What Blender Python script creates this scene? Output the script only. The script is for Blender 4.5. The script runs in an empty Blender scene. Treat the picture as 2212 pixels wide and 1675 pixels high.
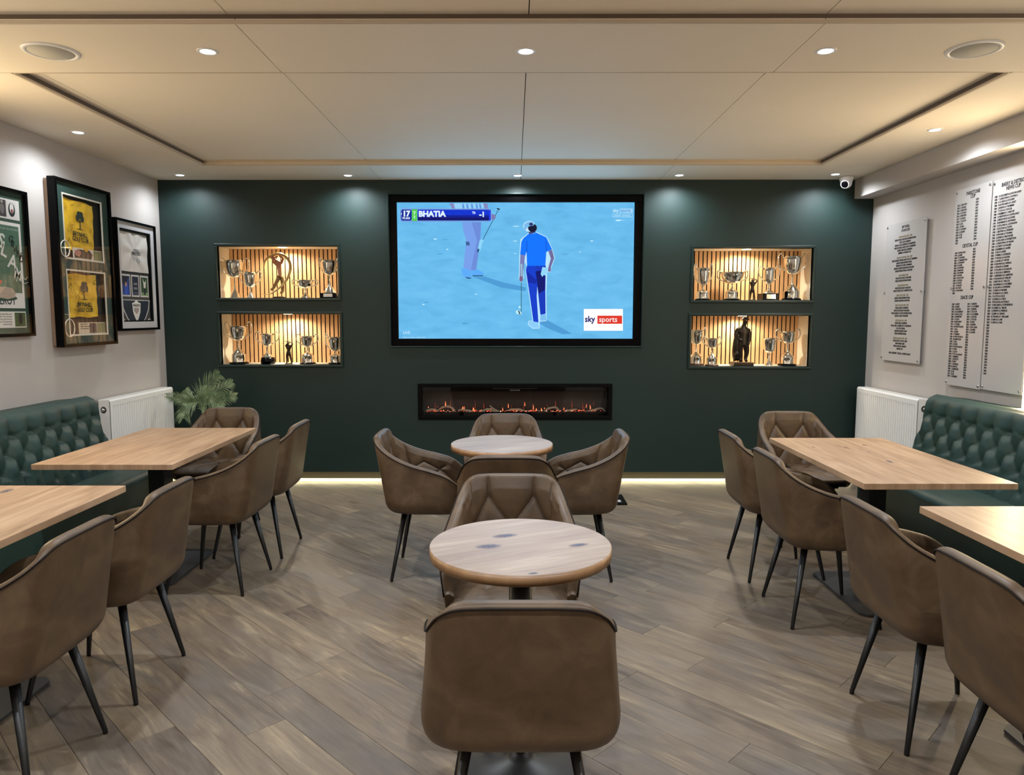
import bpy, math, random
from mathutils import Vector, Matrix
random.seed(7)
PI = math.pi
S = bpy.context.scene
COL = S.collection
# ------------------------------------------------------------------ camera
F_PX, W_PX, H_PX = 1580.0, 2212.0, 1675.0
PITCH = math.atan(156.5 / F_PX); YAW = math.atan(4 / F_PX); EYE = 1.5
cam_d = bpy.data.cameras.new('camera'); cam = bpy.data.objects.new('camera', cam_d); COL.objects.link(cam)
cam.location = (0, 0, EYE); cam.rotation_euler = (PI / 2 - PITCH, 0, YAW)
cam_d.sensor_width = 36; cam_d.lens = 36 * F_PX / W_PX; cam_d.clip_start = 0.05
S.camera = cam
S.view_settings.view_transform = 'Standard'; S.view_settings.look = 'None'
S.view_settings.exposure = 0.0; S.view_settings.gamma = 1.0; S.view_settings.use_curve_mapping = False
# ------------------------------------------------------------------ light levels
world = bpy.data.worlds.new('world'); S.world = world; world.use_nodes = True
world.node_tree.nodes['Background'].inputs[0].default_value = (0.9, 0.85, 0.8, 1)
world.node_tree.nodes['Background'].inputs[1].default_value = 0.05
P_DOWN = 96.0        # each ceiling downlight (W)
P_BORDER = 50.0
P_NICHE = 19.0
P_UPFILL = 48.0
P_STRIP = 16.0
P_REARFILL = 190.0
C_DOWN = (0.86, 0.93, 1.0)
C_WARM = (1.0, 0.77, 0.46)
C_NICHE = (1.0, 0.87, 0.66)

# ------------------------------------------------------------------ materials
def lin(c):
    return tuple(((v / 255) / 12.92 if v / 255 <= 0.04045 else ((v / 255 + 0.055) / 1.055) ** 2.4) for v in c)
MATS = {}
def mat(name, rgb=(128, 128, 128), rough=0.5, metal=0.0, emit=None, strength=1.0, coat=0.0, spec=0.5):
    if name in MATS: return MATS[name]
    m = bpy.data.materials.new(name); m.use_nodes = True; MATS[name] = m
    b = m.node_tree.nodes['Principled BSDF']
    b.inputs['Base Color'].default_value = lin(rgb) + (1,)
    b.inputs['Roughness'].default_value = rough
    b.inputs['Metallic'].default_value = metal
    b.inputs['Specular IOR Level'].default_value = spec
    if coat: b.inputs['Coat Weight'].default_value = coat
    if emit:
        b.inputs['Emission Color'].default_value = lin(emit) + (1,)
        b.inputs['Emission Strength'].default_value = strength
    return m
def nodes(m):
    nt = m.node_tree
    return nt, nt.nodes, nt.links, nt.nodes['Principled BSDF']
def coords(m, kind='Object', scale=(1, 1, 1), rot=(0, 0, 0), loc=None):
    nt, N, L, b = nodes(m)
    tc = N.new('ShaderNodeTexCoord'); mp = N.new('ShaderNodeMapping')
    mp.inputs['Scale'].default_value = scale; mp.inputs['Rotation'].default_value = rot
    L.new(tc.outputs[kind], mp.inputs['Vector'])
    return mp
def noise(m, vec, scale, detail=4, rough=0.6, dist=0.0):
    nt, N, L, b = nodes(m)
    n = N.new('ShaderNodeTexNoise'); n.inputs['Scale'].default_value = scale
    n.inputs['Detail'].default_value = detail; n.inputs['Roughness'].default_value = rough
    n.inputs['Distortion'].default_value = dist
    if vec is not None: L.new(vec, n.inputs['Vector'])
    return n.outputs['Fac']
def ramp(m, fac, stops):
    nt, N, L, b = nodes(m)
    r = N.new('ShaderNodeValToRGB'); e = r.color_ramp.elements
    while len(e) > 1: e.remove(e[-1])
    e[0].position = stops[0][0]; e[0].color = lin(stops[0][1]) + (1,)
    for p, c in stops[1:]:
        q = e.new(p); q.color = lin(c) + (1,)
    L.new(fac, r.inputs['Fac']); return r.outputs['Color']
def bump(m, fac, strength=0.2, dist=0.01):
    nt, N, L, b = nodes(m)
    u = N.new('ShaderNodeBump'); u.inputs['Strength'].default_value = strength; u.inputs['Distance'].default_value = dist
    L.new(fac, u.inputs['Height']); L.new(u.outputs['Normal'], b.inputs['Normal'])
def mixc(m, fac, a, c, mode='MIX'):
    nt, N, L, b = nodes(m)
    x = N.new('ShaderNodeMix'); x.data_type = 'RGBA'; x.blend_type = mode
    if isinstance(fac, float): x.inputs[0].default_value = fac
    else: L.new(fac, x.inputs[0])
    for s, v in ((6, a), (7, c)):
        if isinstance(v, tuple): x.inputs[s].default_value = lin(v) + (1,)
        else: L.new(v, x.inputs[s])
    return x.outputs[2]
def maprange(m, fac, a, b_, c, d):
    nt, N, L, b = nodes(m)
    x = N.new('ShaderNodeMapRange'); x.inputs[1].default_value = a; x.inputs[2].default_value = b_
    x.inputs[3].default_value = c; x.inputs[4].default_value = d
    L.new(fac, x.inputs[0]); return x.outputs[0]
def base(m, out):
    nt, N, L, b = nodes(m); L.new(out, b.inputs['Base Color'])

def leather(name, c0, c1, c2, rough, sc=9):
    m = mat(name, c1, rough)
    v = coords(m).outputs[0]
    f = noise(m, v, sc, 5, 0.62, 0.6)
    base(m, ramp(m, f, [(0.3, c0), (0.5, c1), (0.72, c2)]))
    g = noise(m, v, 260, 3, 0.6); bump(m, g, 0.12, 0.002)
    nt, N, L, b = nodes(m); L.new(maprange(m, f, 0.3, 0.7, rough - 0.06, rough + 0.1), b.inputs['Roughness'])
    return m
M_LEATHER = leather('brown_leather', (66, 49, 33), (82, 63, 43), (99, 79, 56), 0.46)
M_LEATHER_IN = M_LEATHER
M_PIPING = mat('dark_piping', (24, 16, 12), 0.65, spec=0.2)
M_SEAM = mat('seam_brown', (42, 30, 22), 0.6)
M_GREENLEATHER = leather('green_leather', (29, 53, 48), (32, 57, 51), (36, 62, 56), 0.48, 3)
M_BLACKMETAL = mat('black_metal', (16, 16, 17), 0.4, 0.0)
M_GREYPLATE = mat('grey_plate', (66, 67, 70), 0.45, 0.2)
M_BLACK = mat('black_gloss', (4, 4, 6), 0.2, spec=0.12)
M_BLACKMATT = mat('black_matt', (6, 6, 7), 0.6, spec=0.1)
M_WHITE = mat('white_paint', (236, 236, 238), 0.45)
M_RAD = mat('radiator_white', (240, 240, 238), 0.32)
M_SILVER = mat('silver', (236, 232, 222), 0.1, 1.0)
M_BRONZE = mat('bronze', (62, 54, 46), 0.34, 0.75)
M_CHROME = mat('chrome', (225, 225, 228), 0.15, 1.0)
M_NICHEWALL = mat('niche_lining', (238, 228, 208), 0.6)
M_GLOW = mat('lamp_lens', (255, 255, 255), 0.3, emit=(245, 250, 255), strength=14)
M_GLOWWARM = mat('warm_lens', (255, 255, 255), 0.3, emit=(255, 236, 200), strength=12)
M_STRIP = mat('led_diffuser', (255, 250, 220), 0.3, emit=(255, 248, 186), strength=1.05)
M_STRIPW = mat('led_diffuser_wall', (255, 250, 230), 0.3, emit=(255, 232, 185), strength=5.0)

def wallpaint(name, rgb, rgb2, rough=0.7):
    m = mat(name, rgb, rough); v = coords(m).outputs[0]
    base(m, ramp(m, noise(m, v, 1.3, 4), [(0.3, rgb), (0.7, rgb2)]))
    bump(m, noise(m, v, 180, 2), 0.06, 0.002); return m
M_WALL = wallpaint('wall_plaster', (188, 181, 176), (194, 188, 183))
M_CEIL = wallpaint('ceiling_plaster', (236, 226, 210), (239, 230, 215))
M_REVEAL = mat('shade_taupe', (104, 88, 74), 0.7)  # dark taupe that puts the shade of the tray risers into colour
M_LIP = mat('tray_lip', (206, 190, 168), 0.6)
M_GREENWALL = wallpaint('dark_green_paint', (17, 42, 39), (21, 46, 43), 0.55)
M_GREENTRIM = mat('green_trim', (20, 44, 42), 0.35)
M_PLINTH = mat('plinth_grey', (150, 140, 118), 0.6)

def floor_mat():
    m = mat('floor_wood', (140, 122, 104), 0.42)
    nt, N, L, b = nodes(m)
    oi = N.new('ShaderNodeObjectInfo')
    tc = N.new('ShaderNodeTexCoord')
    ad = N.new('ShaderNodeVectorMath'); ad.operation = 'ADD'
    sc = N.new('ShaderNodeVectorMath'); sc.operation = 'SCALE'; sc.inputs[3].default_value = 37.0
    cx = N.new('ShaderNodeCombineXYZ'); 
    L.new(oi.outputs['Random'], cx.inputs[0]); L.new(oi.outputs['Random'], cx.inputs[1]); L.new(oi.outputs['Random'], cx.inputs[2])
    L.new(cx.outputs[0], sc.inputs[0]); L.new(tc.outputs['Object'], ad.inputs[0]); L.new(sc.outputs[0], ad.inputs[1])
    mp = N.new('ShaderNodeMapping'); mp.inputs['Scale'].default_value = (1.6, 9, 1); L.new(ad.outputs[0], mp.inputs[0])
    mg = N.new('ShaderNodeMapping'); mg.inputs['Scale'].default_value = (4, 110, 1); L.new(ad.outputs[0], mg.inputs[0])
    mc = N.new('ShaderNodeMapping'); mc.inputs['Scale'].default_value = (2.2, 4.5, 1); L.new(ad.outputs[0], mc.inputs[0])
    f1 = noise(m, mp.outputs[0], 1.6, 6, 0.62, 1.2)
    f2 = noise(m, mg.outputs[0], 1.0, 4, 0.6, 0.4)
    f3 = noise(m, mc.outputs[0], 1.2, 4, 0.55, 0.3)
    c = ramp(m, f1, [(0.30, (110, 97, 84)), (0.44, (136, 122, 106)), (0.55, (149, 135, 117)), (0.64, (168, 153, 130)), (0.73, (194, 180, 152))])
    c = mixc(m, maprange(m, f2, 0.3, 0.7, 0.0, 0.45), c, (98, 86, 74))
    c = mixc(m, maprange(m, f3, 0.42, 0.66, 0.0, 0.60), c, (126, 119, 113))
    rnd = ramp(m, oi.outputs['Random'], [(0.0, (202, 199, 199)), (0.5, (222, 217, 212)), (1.0, (247, 241, 231))])
    c = mixc(m, 1.0, c, rnd, 'MULTIPLY')
    base(m, c)
    bump(m, f2, 0.25, 0.003)
    L.new(maprange(m, f1, 0.3, 0.7, 0.36, 0.5), b.inputs['Roughness'])
    return m
M_FLOOR = floor_mat()
M_SUBFLOOR = mat('floor_joint', (104, 93, 81), 0.7)

def oak(name, along_y=True, tone=1.0, rot=0.0, pale=False):
    A = [(146, 115, 88), (172, 140, 110), (184, 153, 123), (200, 171, 142)] if not pale else [(130, 109, 94), (153, 131, 114), (166, 145, 127), (186, 166, 148)]
    m = mat(name, A[1], 0.38)
    s = (14, 1.3, 1) if along_y else (1.3, 14, 1)
    v = coords(m, 'Object', s, (0, 0, rot)).outputs[0]
    v2 = coords(m, 'Object', tuple(k * 5 if k > 2 else k * 3 for k in s), (0, 0, rot)).outputs[0]
    v3 = coords(m, 'Object', (1, 1, 1)).outputs[0]
    f1 = noise(m, v, 1.3, 6, 0.6, 1.0); f2 = noise(m, v2, 1.2, 4, 0.6)
    c = ramp(m, f1, [(0.28, A[0]), (0.45, A[1]), (0.6, A[2]), (0.8, A[3])])
    c = mixc(m, maprange(m, f2, 0.45, 0.75, 0.0, 0.35), c, (140, 111, 86))
    base(m, c); bump(m, f2, 0.06, 0.002); return m
M_OAK = oak('oak_top', True)
M_OAKR = oak('oak_round', False, pale=True)
M_OAKEDGE = oak('oak_edge', False)
for n_ in M_OAKEDGE.node_tree.nodes:  # edge tones darkened, putting the rim's shade into the wood colour
    if n_.type == 'VALTORGB':
        for e_, c_ in zip(n_.color_ramp.elements, ((126, 92, 62), (146, 110, 76), (158, 122, 86), (170, 134, 98))): e_.color = lin(c_) + (1,)
M_KNOT = mat('blue_grey_knot', (104, 104, 122), 0.5)
M_KNOT2 = mat('dark_knot', (128, 98, 76), 0.5)
def slat_mat():
    m = mat('slat_oak', (214, 174, 128), 0.5)
    v = coords(m, 'Object', (30, 30, 2)).outputs[0]
    f = noise(m, v, 1.2, 5, 0.6, 0.6)
    base(m, ramp(m, f, [(0.3, (196, 152, 106)), (0.5, (214, 172, 126)), (0.75, (226, 190, 148))])); return m
M_SLAT = slat_mat()
def flat(rgb, rough=0.55):
    return mat('print_%02x%02x%02x' % rgb, rgb, rough)
def screen(rgb, k=1.0):
    return mat('screen_%02x%02x%02x' % rgb, (0, 0, 0), 0.25, emit=rgb, strength=k, spec=0.2)
def tv_bg():
    m = mat('screen_turf', (0, 0, 0), 0.25, emit=(100, 190, 245), strength=1.0, spec=0.2)
    nt, N, L, b = nodes(m)
    v = coords(m, 'Object', (3, 9, 1)).outputs[0]
    f = noise(m, v, 1.4, 6, 0.62, 0.5)
    L.new(ramp(m, f, [(0.3, (96, 178, 228)), (0.5, (104, 188, 238)), (0.7, (114, 196, 242))]), b.inputs['Emission Color'])
    return m
def glass_mat(name, tint=(1, 1, 1), refl=0.9):
    m = bpy.data.materials.new(name); m.use_nodes = True; nt = m.node_tree; N = nt.nodes; L = nt.links
    for n in list(N): N.remove(n)
    o = N.new('ShaderNodeOutputMaterial'); t = N.new('ShaderNodeBsdfTransparent'); g = N.new('ShaderNodeBsdfGlossy')
    t.inputs[0].default_value = tint + (1,); g.inputs['Roughness'].default_value = 0.02; g.inputs[0].default_value = (refl,) * 3 + (1,)
    fr = N.new('ShaderNodeFresnel'); fr.inputs[0].default_value = 1.5; mx = N.new('ShaderNodeMixShader')
    ge = N.new('ShaderNodeNewGeometry'); iv = N.new('ShaderNodeMath'); iv.operation = 'SUBTRACT'; iv.inputs[0].default_value = 1.0
    ml = N.new('ShaderNodeMath'); ml.operation = 'MULTIPLY'; L.new(ge.outputs['Backfacing'], iv.inputs[1]); L.new(fr.outputs[0], ml.inputs[0]); L.new(iv.outputs[0], ml.inputs[1])
    L.new(ml.outputs[0], mx.inputs[0]); L.new(t.outputs[0], mx.inputs[1]); L.new(g.outputs[0], mx.inputs[2]); L.new(mx.outputs[0], o.inputs[0])
    return m
M_GLASS = glass_mat('picture_glass')

# ------------------------------------------------------------------ mesh helpers
class MB:
    def __init__(s): s.v = []; s.f = []
    def box(s, x0, x1, y0, y1, z0, z1):
        n = len(s.v)
        s.v += [(x0, y0, z0), (x1, y0, z0), (x1, y1, z0), (x0, y1, z0), (x0, y0, z1), (x1, y0, z1), (x1, y1, z1), (x0, y1, z1)]
        s.f += [tuple(n + i for i in q) for q in ((0, 3, 2, 1), (4, 5, 6, 7), (0, 1, 5, 4), (1, 2, 6, 5), (2, 3, 7, 6), (3, 0, 4, 7))]
        return s
    def tube(s, pts, r, n=8, caps=True, flat=1.0):
        pts = [Vector(p) for p in pts]; R = r if isinstance(r, (list, tuple)) else [r] * len(pts)
        b0 = len(s.v); up = None
        for i, p in enumerate(pts):
            d = (pts[min(i + 1, len(pts) - 1)] - pts[max(i - 1, 0)]).normalized()
            if up is None:
                up = Vector((0, 0, 1)) if abs(d.z) < 0.9 else Vector((1, 0, 0))
            a = d.cross(up).normalized(); up = a.cross(d).normalized()
            for k in range(n):
                t = 2 * PI * k / n
                s.v.append(tuple(p + a * math.cos(t) * R[i] + up * math.sin(t) * R[i] * flat))
        for i in range(len(pts) - 1):
            for k in range(n):
                a0 = b0 + i * n + k; a1 = b0 + i * n + (k + 1) % n
                s.f.append((a0, a1, a1 + n, a0 + n))
        if caps:
            s.f.append(tuple(b0 + k for k in reversed(range(n)))); s.f.append(tuple(b0 + (len(pts) - 1) * n + k for k in range(n)))
        return s
    def lathe(s, prof, n=24, c=(0, 0, 0)):
        b0 = len(s.v)
        for r, z in prof:
            for k in range(n):
                t = 2 * PI * k / n; s.v.append((c[0] + r * math.cos(t), c[1] + r * math.sin(t), c[2] + z))
        for i in range(len(prof) - 1):
            for k in range(n):
                a0 = b0 + i * n + k; a1 = b0 + i * n + (k + 1) % n
                s.f.append((a0, a1, a1 + n, a0 + n))
        if prof[0][0] > 1e-5: s.f.append(tuple(b0 + k for k in reversed(range(n))))
        if prof[-1][0] > 1e-5: s.f.append(tuple(b0 + (len(prof) - 1) * n + k for k in range(n)))
        return s
    def prism(s, poly, z0, z1):
        area = sum(poly[i][0] * poly[(i + 1) % len(poly)][1] - poly[(i + 1) % len(poly)][0] * poly[i][1] for i in range(len(poly)))
        if area < 0: poly = list(reversed(poly))
        n = len(poly); b = len(s.v)
        s.v += [(x, y, z0) for x, y in poly] + [(x, y, z1) for x, y in poly]
        s.f.append(tuple(b + i for i in reversed(range(n)))); s.f.append(tuple(b + n + i for i in range(n)))
        for i in range(n):
            j = (i + 1) % n; s.f.append((b + i, b + j, b + n + j, b + n + i))
        return s
    def ball(s, c, rx, ry, rz, n=14, m=9):
        prof = []
        b0 = len(s.v)
        for i in range(m + 1):
            a = -PI / 2 + PI * i / m
            for k in range(n):
                t = 2 * PI * k / n
                s.v.append((c[0] + rx * math.cos(a) * math.cos(t), c[1] + ry * math.cos(a) * math.sin(t), c[2] + rz * math.sin(a)))
        for i in range(m):
            for k in range(n):
                a0 = b0 + i * n + k; a1 = b0 + i * n + (k + 1) % n
                s.f.append((a0, a1, a1 + n, a0 + n))
        return s
    def grid(s, P):                      # P[i][j] points
        b = len(s.v); R = len(P); Cn = len(P[0])
        for row in P: s.v += [tuple(p) for p in row]
        for i in range(R - 1):
            for j in range(Cn - 1):
                a = b + i * Cn + j; s.f.append((a, a + 1, a + Cn + 1, a + Cn))
        return s
    def mesh(s, name, smooth=False):
        me = bpy.data.meshes.new(name); me.from_pydata(s.v, [], s.f); me.validate()
        if smooth: me.polygons.foreach_set('use_smooth', [True] * len(me.polygons))
        me.update(); return me
    def build(s, name, m, parent=None, smooth=False, loc=None, bevel=0, seg=2):
        me = s.mesh(name, smooth); me.materials.append(m)
        o = bpy.data.objects.new(name, me); COL.objects.link(o)
        if parent: o.parent = parent
        if loc: o.location = loc
        if bevel:
            b = o.modifiers.new('bevel', 'BEVEL'); b.width = bevel; b.segments = seg; b.limit_method = 'ANGLE'
            o.modifiers.new('wn', 'WEIGHTED_NORMAL'); me.polygons.foreach_set('use_smooth', [True] * len(me.polygons))
        return o
def tag(o, label, cat, group=None, kind=None):
    if label: o['label'] = label
    if cat: o['category'] = cat
    if group: o['group'] = group
    if kind: o['kind'] = kind
    return o
def empty(name, loc, rot=(0, 0, 0), label=None, cat=None, group=None, kind=None):
    o = bpy.data.objects.new(name, None); COL.objects.link(o); o.location = loc; o.rotation_euler = rot
    o.empty_display_size = 0.1
    return tag(o, label, cat, group, kind)
def copy_tree(o, parent=None):
    c = o.copy(); COL.objects.link(c)
    if parent: c.parent = parent
    for ch in list(o.children): copy_tree(ch, c)
    return c
def struct(o, label=None):
    o['kind'] = 'structure'
    if label: o['label'] = label
    return o
def catmull(keys, t):
    # keys: list of (t, tuple)
    n = len(keys)
    if t <= keys[0][0]: return keys[0][1]
    if t >= keys[-1][0]: return keys[-1][1]
    i = 0
    while keys[i + 1][0] < t: i += 1
    p1, p2 = keys[i], keys[i + 1]
    p0 = keys[i - 1] if i > 0 else (2 * p1[0] - p2[0], tuple(2 * a - b for a, b in zip(p1[1], p2[1])))
    p3 = keys[i + 2] if i + 2 < n else (2 * p2[0] - p1[0], tuple(2 * b - a for a, b in zip(p1[1], p2[1])))
    h = p2[0] - p1[0]; u = (t - p1[0]) / h
    out = []
    for a, b, c, d in zip(p0[1], p1[1], p2[1], p3[1]):
        m1 = (c - a) / (p2[0] - p0[0]) * h; m2 = (d - b) / (p3[0] - p1[0]) * h
        out.append((2 * u ** 3 - 3 * u ** 2 + 1) * b + (u ** 3 - 2 * u ** 2 + u) * m1 + (-2 * u ** 3 + 3 * u ** 2) * c + (u ** 3 - u ** 2) * m2)
    return tuple(out)
def spline(pts, n=24):
    keys = [(i / (len(pts) - 1), tuple(p)) for i, p in enumerate(pts)]
    return [catmull(keys, i / n) for i in range(n + 1)]
def apply_mods(o):
    dg = bpy.context.evaluated_depsgraph_get()
    me = bpy.data.meshes.new_from_object(o.evaluated_get(dg)); old = o.data
    o.modifiers.clear(); o.data = me
    return o
def skin(name, chains, m, parent, sub=2, root=0):
    # chains: list of lists of ((x,y,z), r); points equal to an existing one are merged
    V = []; R = []; E = []
    def vid(p, r):
        for i, q in enumerate(V):
            if (Vector(q) - Vector(p)).length < 1e-6: return i
        V.append(p); R.append(r); return len(V) - 1
    for ch in chains:
        prev = None
        for p, r in ch:
            i = vid(p, r)
            if prev is not None: E.append((prev, i))
            prev = i
    me = bpy.data.meshes.new(name); me.from_pydata(V, E, []); me.update(); me.materials.append(m)
    o = bpy.data.objects.new(name, me); COL.objects.link(o)
    md = o.modifiers.new('skin', 'SKIN'); md.use_smooth_shade = True
    for i, r in enumerate(R):
        me.skin_vertices[0].data[i].radius = (r, r)
        me.skin_vertices[0].data[i].use_root = (i == root)
    sb = o.modifiers.new('sub', 'SUBSURF'); sb.levels = sub; sb.render_levels = sub
    apply_mods(o)
    for p in o.data.polygons: p.use_smooth = True
    if not o.data.materials: o.data.materials.append(m)
    if parent: o.parent = parent
    return o
FONTCACHE = {}
def text(name, body, size, m, parent, loc=(0, 0, 0), align='LEFT', wide=1.0, rot=0.0, bold=0.0, depth=0.0004, spacing=1.0, line=1.0, shear=0.0):
    cu = bpy.data.curves.new(name, 'FONT'); cu.body = body; cu.size = size; cu.align_x = align; cu.extrude = depth
    cu.offset = bold; cu.space_character = spacing; cu.space_line = line; cu.shear = shear; cu.resolution_u = 2
    cu.materials.append(m)
    o = bpy.data.objects.new(name, cu); COL.objects.link(o)
    dg = bpy.context.evaluated_depsgraph_get()
    me = bpy.data.meshes.new_from_object(o.evaluated_get(dg)); bpy.data.objects.remove(o)
    me.name = name
    o = bpy.data.objects.new(name, me); COL.objects.link(o)
    if not me.materials: me.materials.append(m)
    o.scale = (wide, 1, 1); o.location = loc; o.rotation_euler = (0, 0, rot); o.parent = parent
    return o
def poly(name, pts, w, m, parent, th=0.0006):
    return MB().prism([(p[0], p[1]) for p in pts], w, w + th).build(name, m, parent)
def rrect(x0, y0, x1, y1, r, n=5):
    out = []
    for cx, cy, a in ((x1 - r, y1 - r, 0), (x0 + r, y1 - r, 90), (x0 + r, y0 + r, 180), (x1 - r, y0 + r, 270)):
        for i in range(n + 1):
            t = math.radians(a + 90 * i / n); out.append((cx + r * math.cos(t), cy + r * math.sin(t)))
    return out
def rect(x0, y0, x1, y1): return [(x0, y0), (x1, y0), (x1, y1), (x0, y1)]
def ell(cx, cy, rx, ry, n=20, rot=0):
    return [(cx + rx * math.cos(t) * math.cos(rot) - ry * math.sin(t) * math.sin(rot), cy + rx * math.cos(t) * math.sin(rot) + ry * math.sin(t) * math.cos(rot)) for t in [2 * PI * k / n for k in range(n)]]
def stroke(p, q, w):
    d = Vector((q[0] - p[0], q[1] - p[1])); n = Vector((-d.y, d.x)).normalized() * w / 2
    return [(p[0] + n.x, p[1] + n.y), (p[0] - n.x, p[1] - n.y), (q[0] - n.x, q[1] - n.y), (q[0] + n.x, q[1] + n.y)]
def frame_boxes(mb, x0, x1, y0, y1, w, z0, z1):
    mb.box(x0, x1, y1 - w, y1, z0, z1); mb.box(x0, x1, y0, y0 + w, z0, z1)
    mb.box(x0, x0 + w, y0 + w, y1 - w, z0, z1); mb.box(x1 - w, x1, y0 + w, y1 - w, z0, z1)
    return mb
# survey helper: where the sight line of a photo point meets a wall plane (used to read off positions)
def sight(px, py):
    u = (px - W_PX / 2) / F_PX; v = (py - H_PX / 2) / F_PX
    cp, sp = math.cos(PITCH), math.sin(PITCH)
    dy = cp - v * sp; dz = -sp - v * cp
    c, s = math.cos(YAW), math.sin(YAW)
    return (u * c - dy * s, u * s + dy * c, dz)
def on_y(px, py, Y):
    d = sight(px, py); t = Y / d[1]; return d[0] * t, EYE + d[2] * t
def on_x(px, py, X):
    d = sight(px, py); t = X / d[0]; return d[1] * t, EYE + d[2] * t

def lamp(name, kind, loc, power, color, parent=None, size=0.05, spot=None, blend=0.6, rot=(0, 0, 0), size_y=None):
    l = bpy.data.lights.new(name, kind); l.energy = power; l.color = color
    if kind == 'SPOT':
        l.spot_size = math.radians(spot); l.spot_blend = blend; l.shadow_soft_size = size
    elif kind == 'AREA':
        l.shape = 'RECTANGLE' if size_y else 'DISK'; l.size = size
        if size_y: l.size_y = size_y
    else: l.shadow_soft_size = size
    o = bpy.data.objects.new(name, l); COL.objects.link(o); o.location = loc; o.rotation_euler = rot
    if parent: o.parent = parent
    return o

# ================================================================== THE SETTING
XL, XR, YB, YF, ZC = -3.10, 3.13, 6.50, -1.6, 2.67
ZT = 2.708
# ---- floor: slab plus planks laid at 45 degrees
floor = struct(MB().box(XL - .1, XR + .1, YF - .1, YB + .5, -0.12, -0.006).build('floor', M_SUBFLOOR))
def clip_poly(P, a, b, c):               # keep a*x+b*y<=c
    out = []
    for i in range(len(P)):
        p, q = P[i], P[(i + 1) % len(P)]
        dp = a * p[0] + b * p[1] - c; dq = a * q[0] + b * q[1] - c
        if dp <= 0: out.append(p)
        if (dp < 0 < dq) or (dq < 0 < dp):
            t = dp / (dp - dq); out.append((p[0] + (q[0] - p[0]) * t, p[1] + (q[1] - p[1]) * t))
    return out
def plank_floor():
    PW, PL, g = 0.1547, 1.22, 0.0005
    FAR = MB(); ca_ = True
    ang = -PI / 4; ca, sa = math.cos(ang), math.sin(ang)
    rnd = random.Random(3); count = 0
    for r in range(-45, 55):
        off = rnd.random() * PL
        for k in range(-9, 9):
            u0 = k * PL + off; v0 = r * PW + .1469
            loc = [(u0 + g, v0 + g), (u0 + PL - g, v0 + g), (u0 + PL - g, v0 + PW - g), (u0 + g, v0 + PW - g)]
            P = [(u * ca - v * sa, u * sa + v * ca) for u, v in loc]
            for (a, b, c) in ((1, 0, XR), (-1, 0, -XL), (0, 1, YB + .1), (0, -1, -YF)):
                P = clip_poly(P, a, b, c)
                if len(P) < 3: break
            if len(P) < 3: continue
            cx, cy = sum(p[0] for p in P) / len(P), sum(p[1] for p in P) / len(P)
            ar = abs(sum(P[i][0] * P[(i + 1) % len(P)][1] - P[(i + 1) % len(P)][0] * P[i][1] for i in range(len(P)))) / 2
            if ar < 0.0006: continue
            L = [((x - cx) * ca + (y - cy) * sa, -(x - cx) * sa + (y - cy) * ca) for x, y in P]
            dz = rnd.uniform(-0.0002, 0.0002)
            mb = MB(); n = len(L)
            if cy < 1.35:
                if ca_: FAR.prism(P, -.006, dz); continue
            if sum(L[i][0] * L[(i + 1) % n][1] - L[(i + 1) % n][0] * L[i][1] for i in range(n)) < 0: L.reverse()
            sx = [(x * (1 - 0.0006 / max(0.05, abs(x) + .001)) if abs(x) > .02 else x, y * (1 - 0.0006 / max(0.05, abs(y) + .001)) if abs(y) > .02 else y) for x, y in L]
            mb.v = [(x, y, -0.006) for x, y in L] + [(x, y, -0.001) for x, y in L] + [(x, y, 0) for x, y in sx]
            mb.f.append(tuple(2 * n + i for i in range(n)))
            for i in range(n):
                j = (i + 1) % n
                mb.f.append((i, j, n + j, n + i)); mb.f.append((n + i, n + j, 2 * n + j, 2 * n + i))
            o = mb.build('plank', M_FLOOR, floor, loc=(cx, cy, dz)); o.rotation_euler = (0, 0, ang)
            count += 1
    FAR.build('plank', M_FLOOR, floor)['kind'] = 'stuff'
    print('planks', count)
plank_floor()

# ---- side and rear walls
struct(MB().box(XL - .12, XL, YF, YB + .5, 0, 2.95).build('wall_left', M_WALL))
struct(MB().box(XR, XR + .12, YF, YB + .5, 0, 2.95).build('wall_right', M_WALL))
struct(MB().box(XL - .12, XR + .12, YF - .12, YF, 0, 2.95).build('wall_rear', M_WALL))
struct(MB().box(2.96, XR, YF, YB, 2.507, ZC + .05).build('trim_1', M_WALL, bevel=0.002))
# skirting along the side walls
struct(MB().box(XL, XL + .015, YF, YB, 0, .12).build('baseboard_left', M_WHITE))
struct(MB().box(XR - .015, XR, YF, YB, 0, .12).build('baseboard_right', M_WHITE))

# ---- ceiling: raised trays framed by a lower border, boards with open joints
T1 = (-2.44, 2.41, 3.677, 5.88)      # x0,x1,y0,y1 of the tray over the tables
T2 = (-2.44, 2.41, -1.0, 3.077)
ceiling = MB(); ceiling.box(XL, XR, YF, YB + .4, 2.80, 2.92)
ceiling = struct(ceiling.build('ceiling', M_REVEAL))
def panel(x0, x1, y0, y1, z):
    g = 0.0022
    MB().box(x0 + g, x1 - g, y0 + g, y1 - g, z, z + .02).build('panel', M_CEIL, ceiling)
def strip(xs, y0, y1, z):
    for a, b in zip(xs[:-1], xs[1:]): panel(a, b, y0, y1, z)
SE = [-1.155, 0.06, 1.26]
strip([XL] + SE + [2.96], T1[3], YB, ZC)
strip([XL, T1[0]] , T1[2], T1[3], ZC); strip([T1[1], 2.96], T1[2], T1[3], ZC)
strip([XL] + [-1.125] + [1.255] + [2.96], T2[3], T1[2], ZC)
strip([XL, T2[0]], T2[2], T2[3], ZC); strip([T2[1], 2.96], T2[2], T2[3], ZC)
strip([XL, -1.1, 1.25, 2.96], YF, T2[2], ZC)
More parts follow.
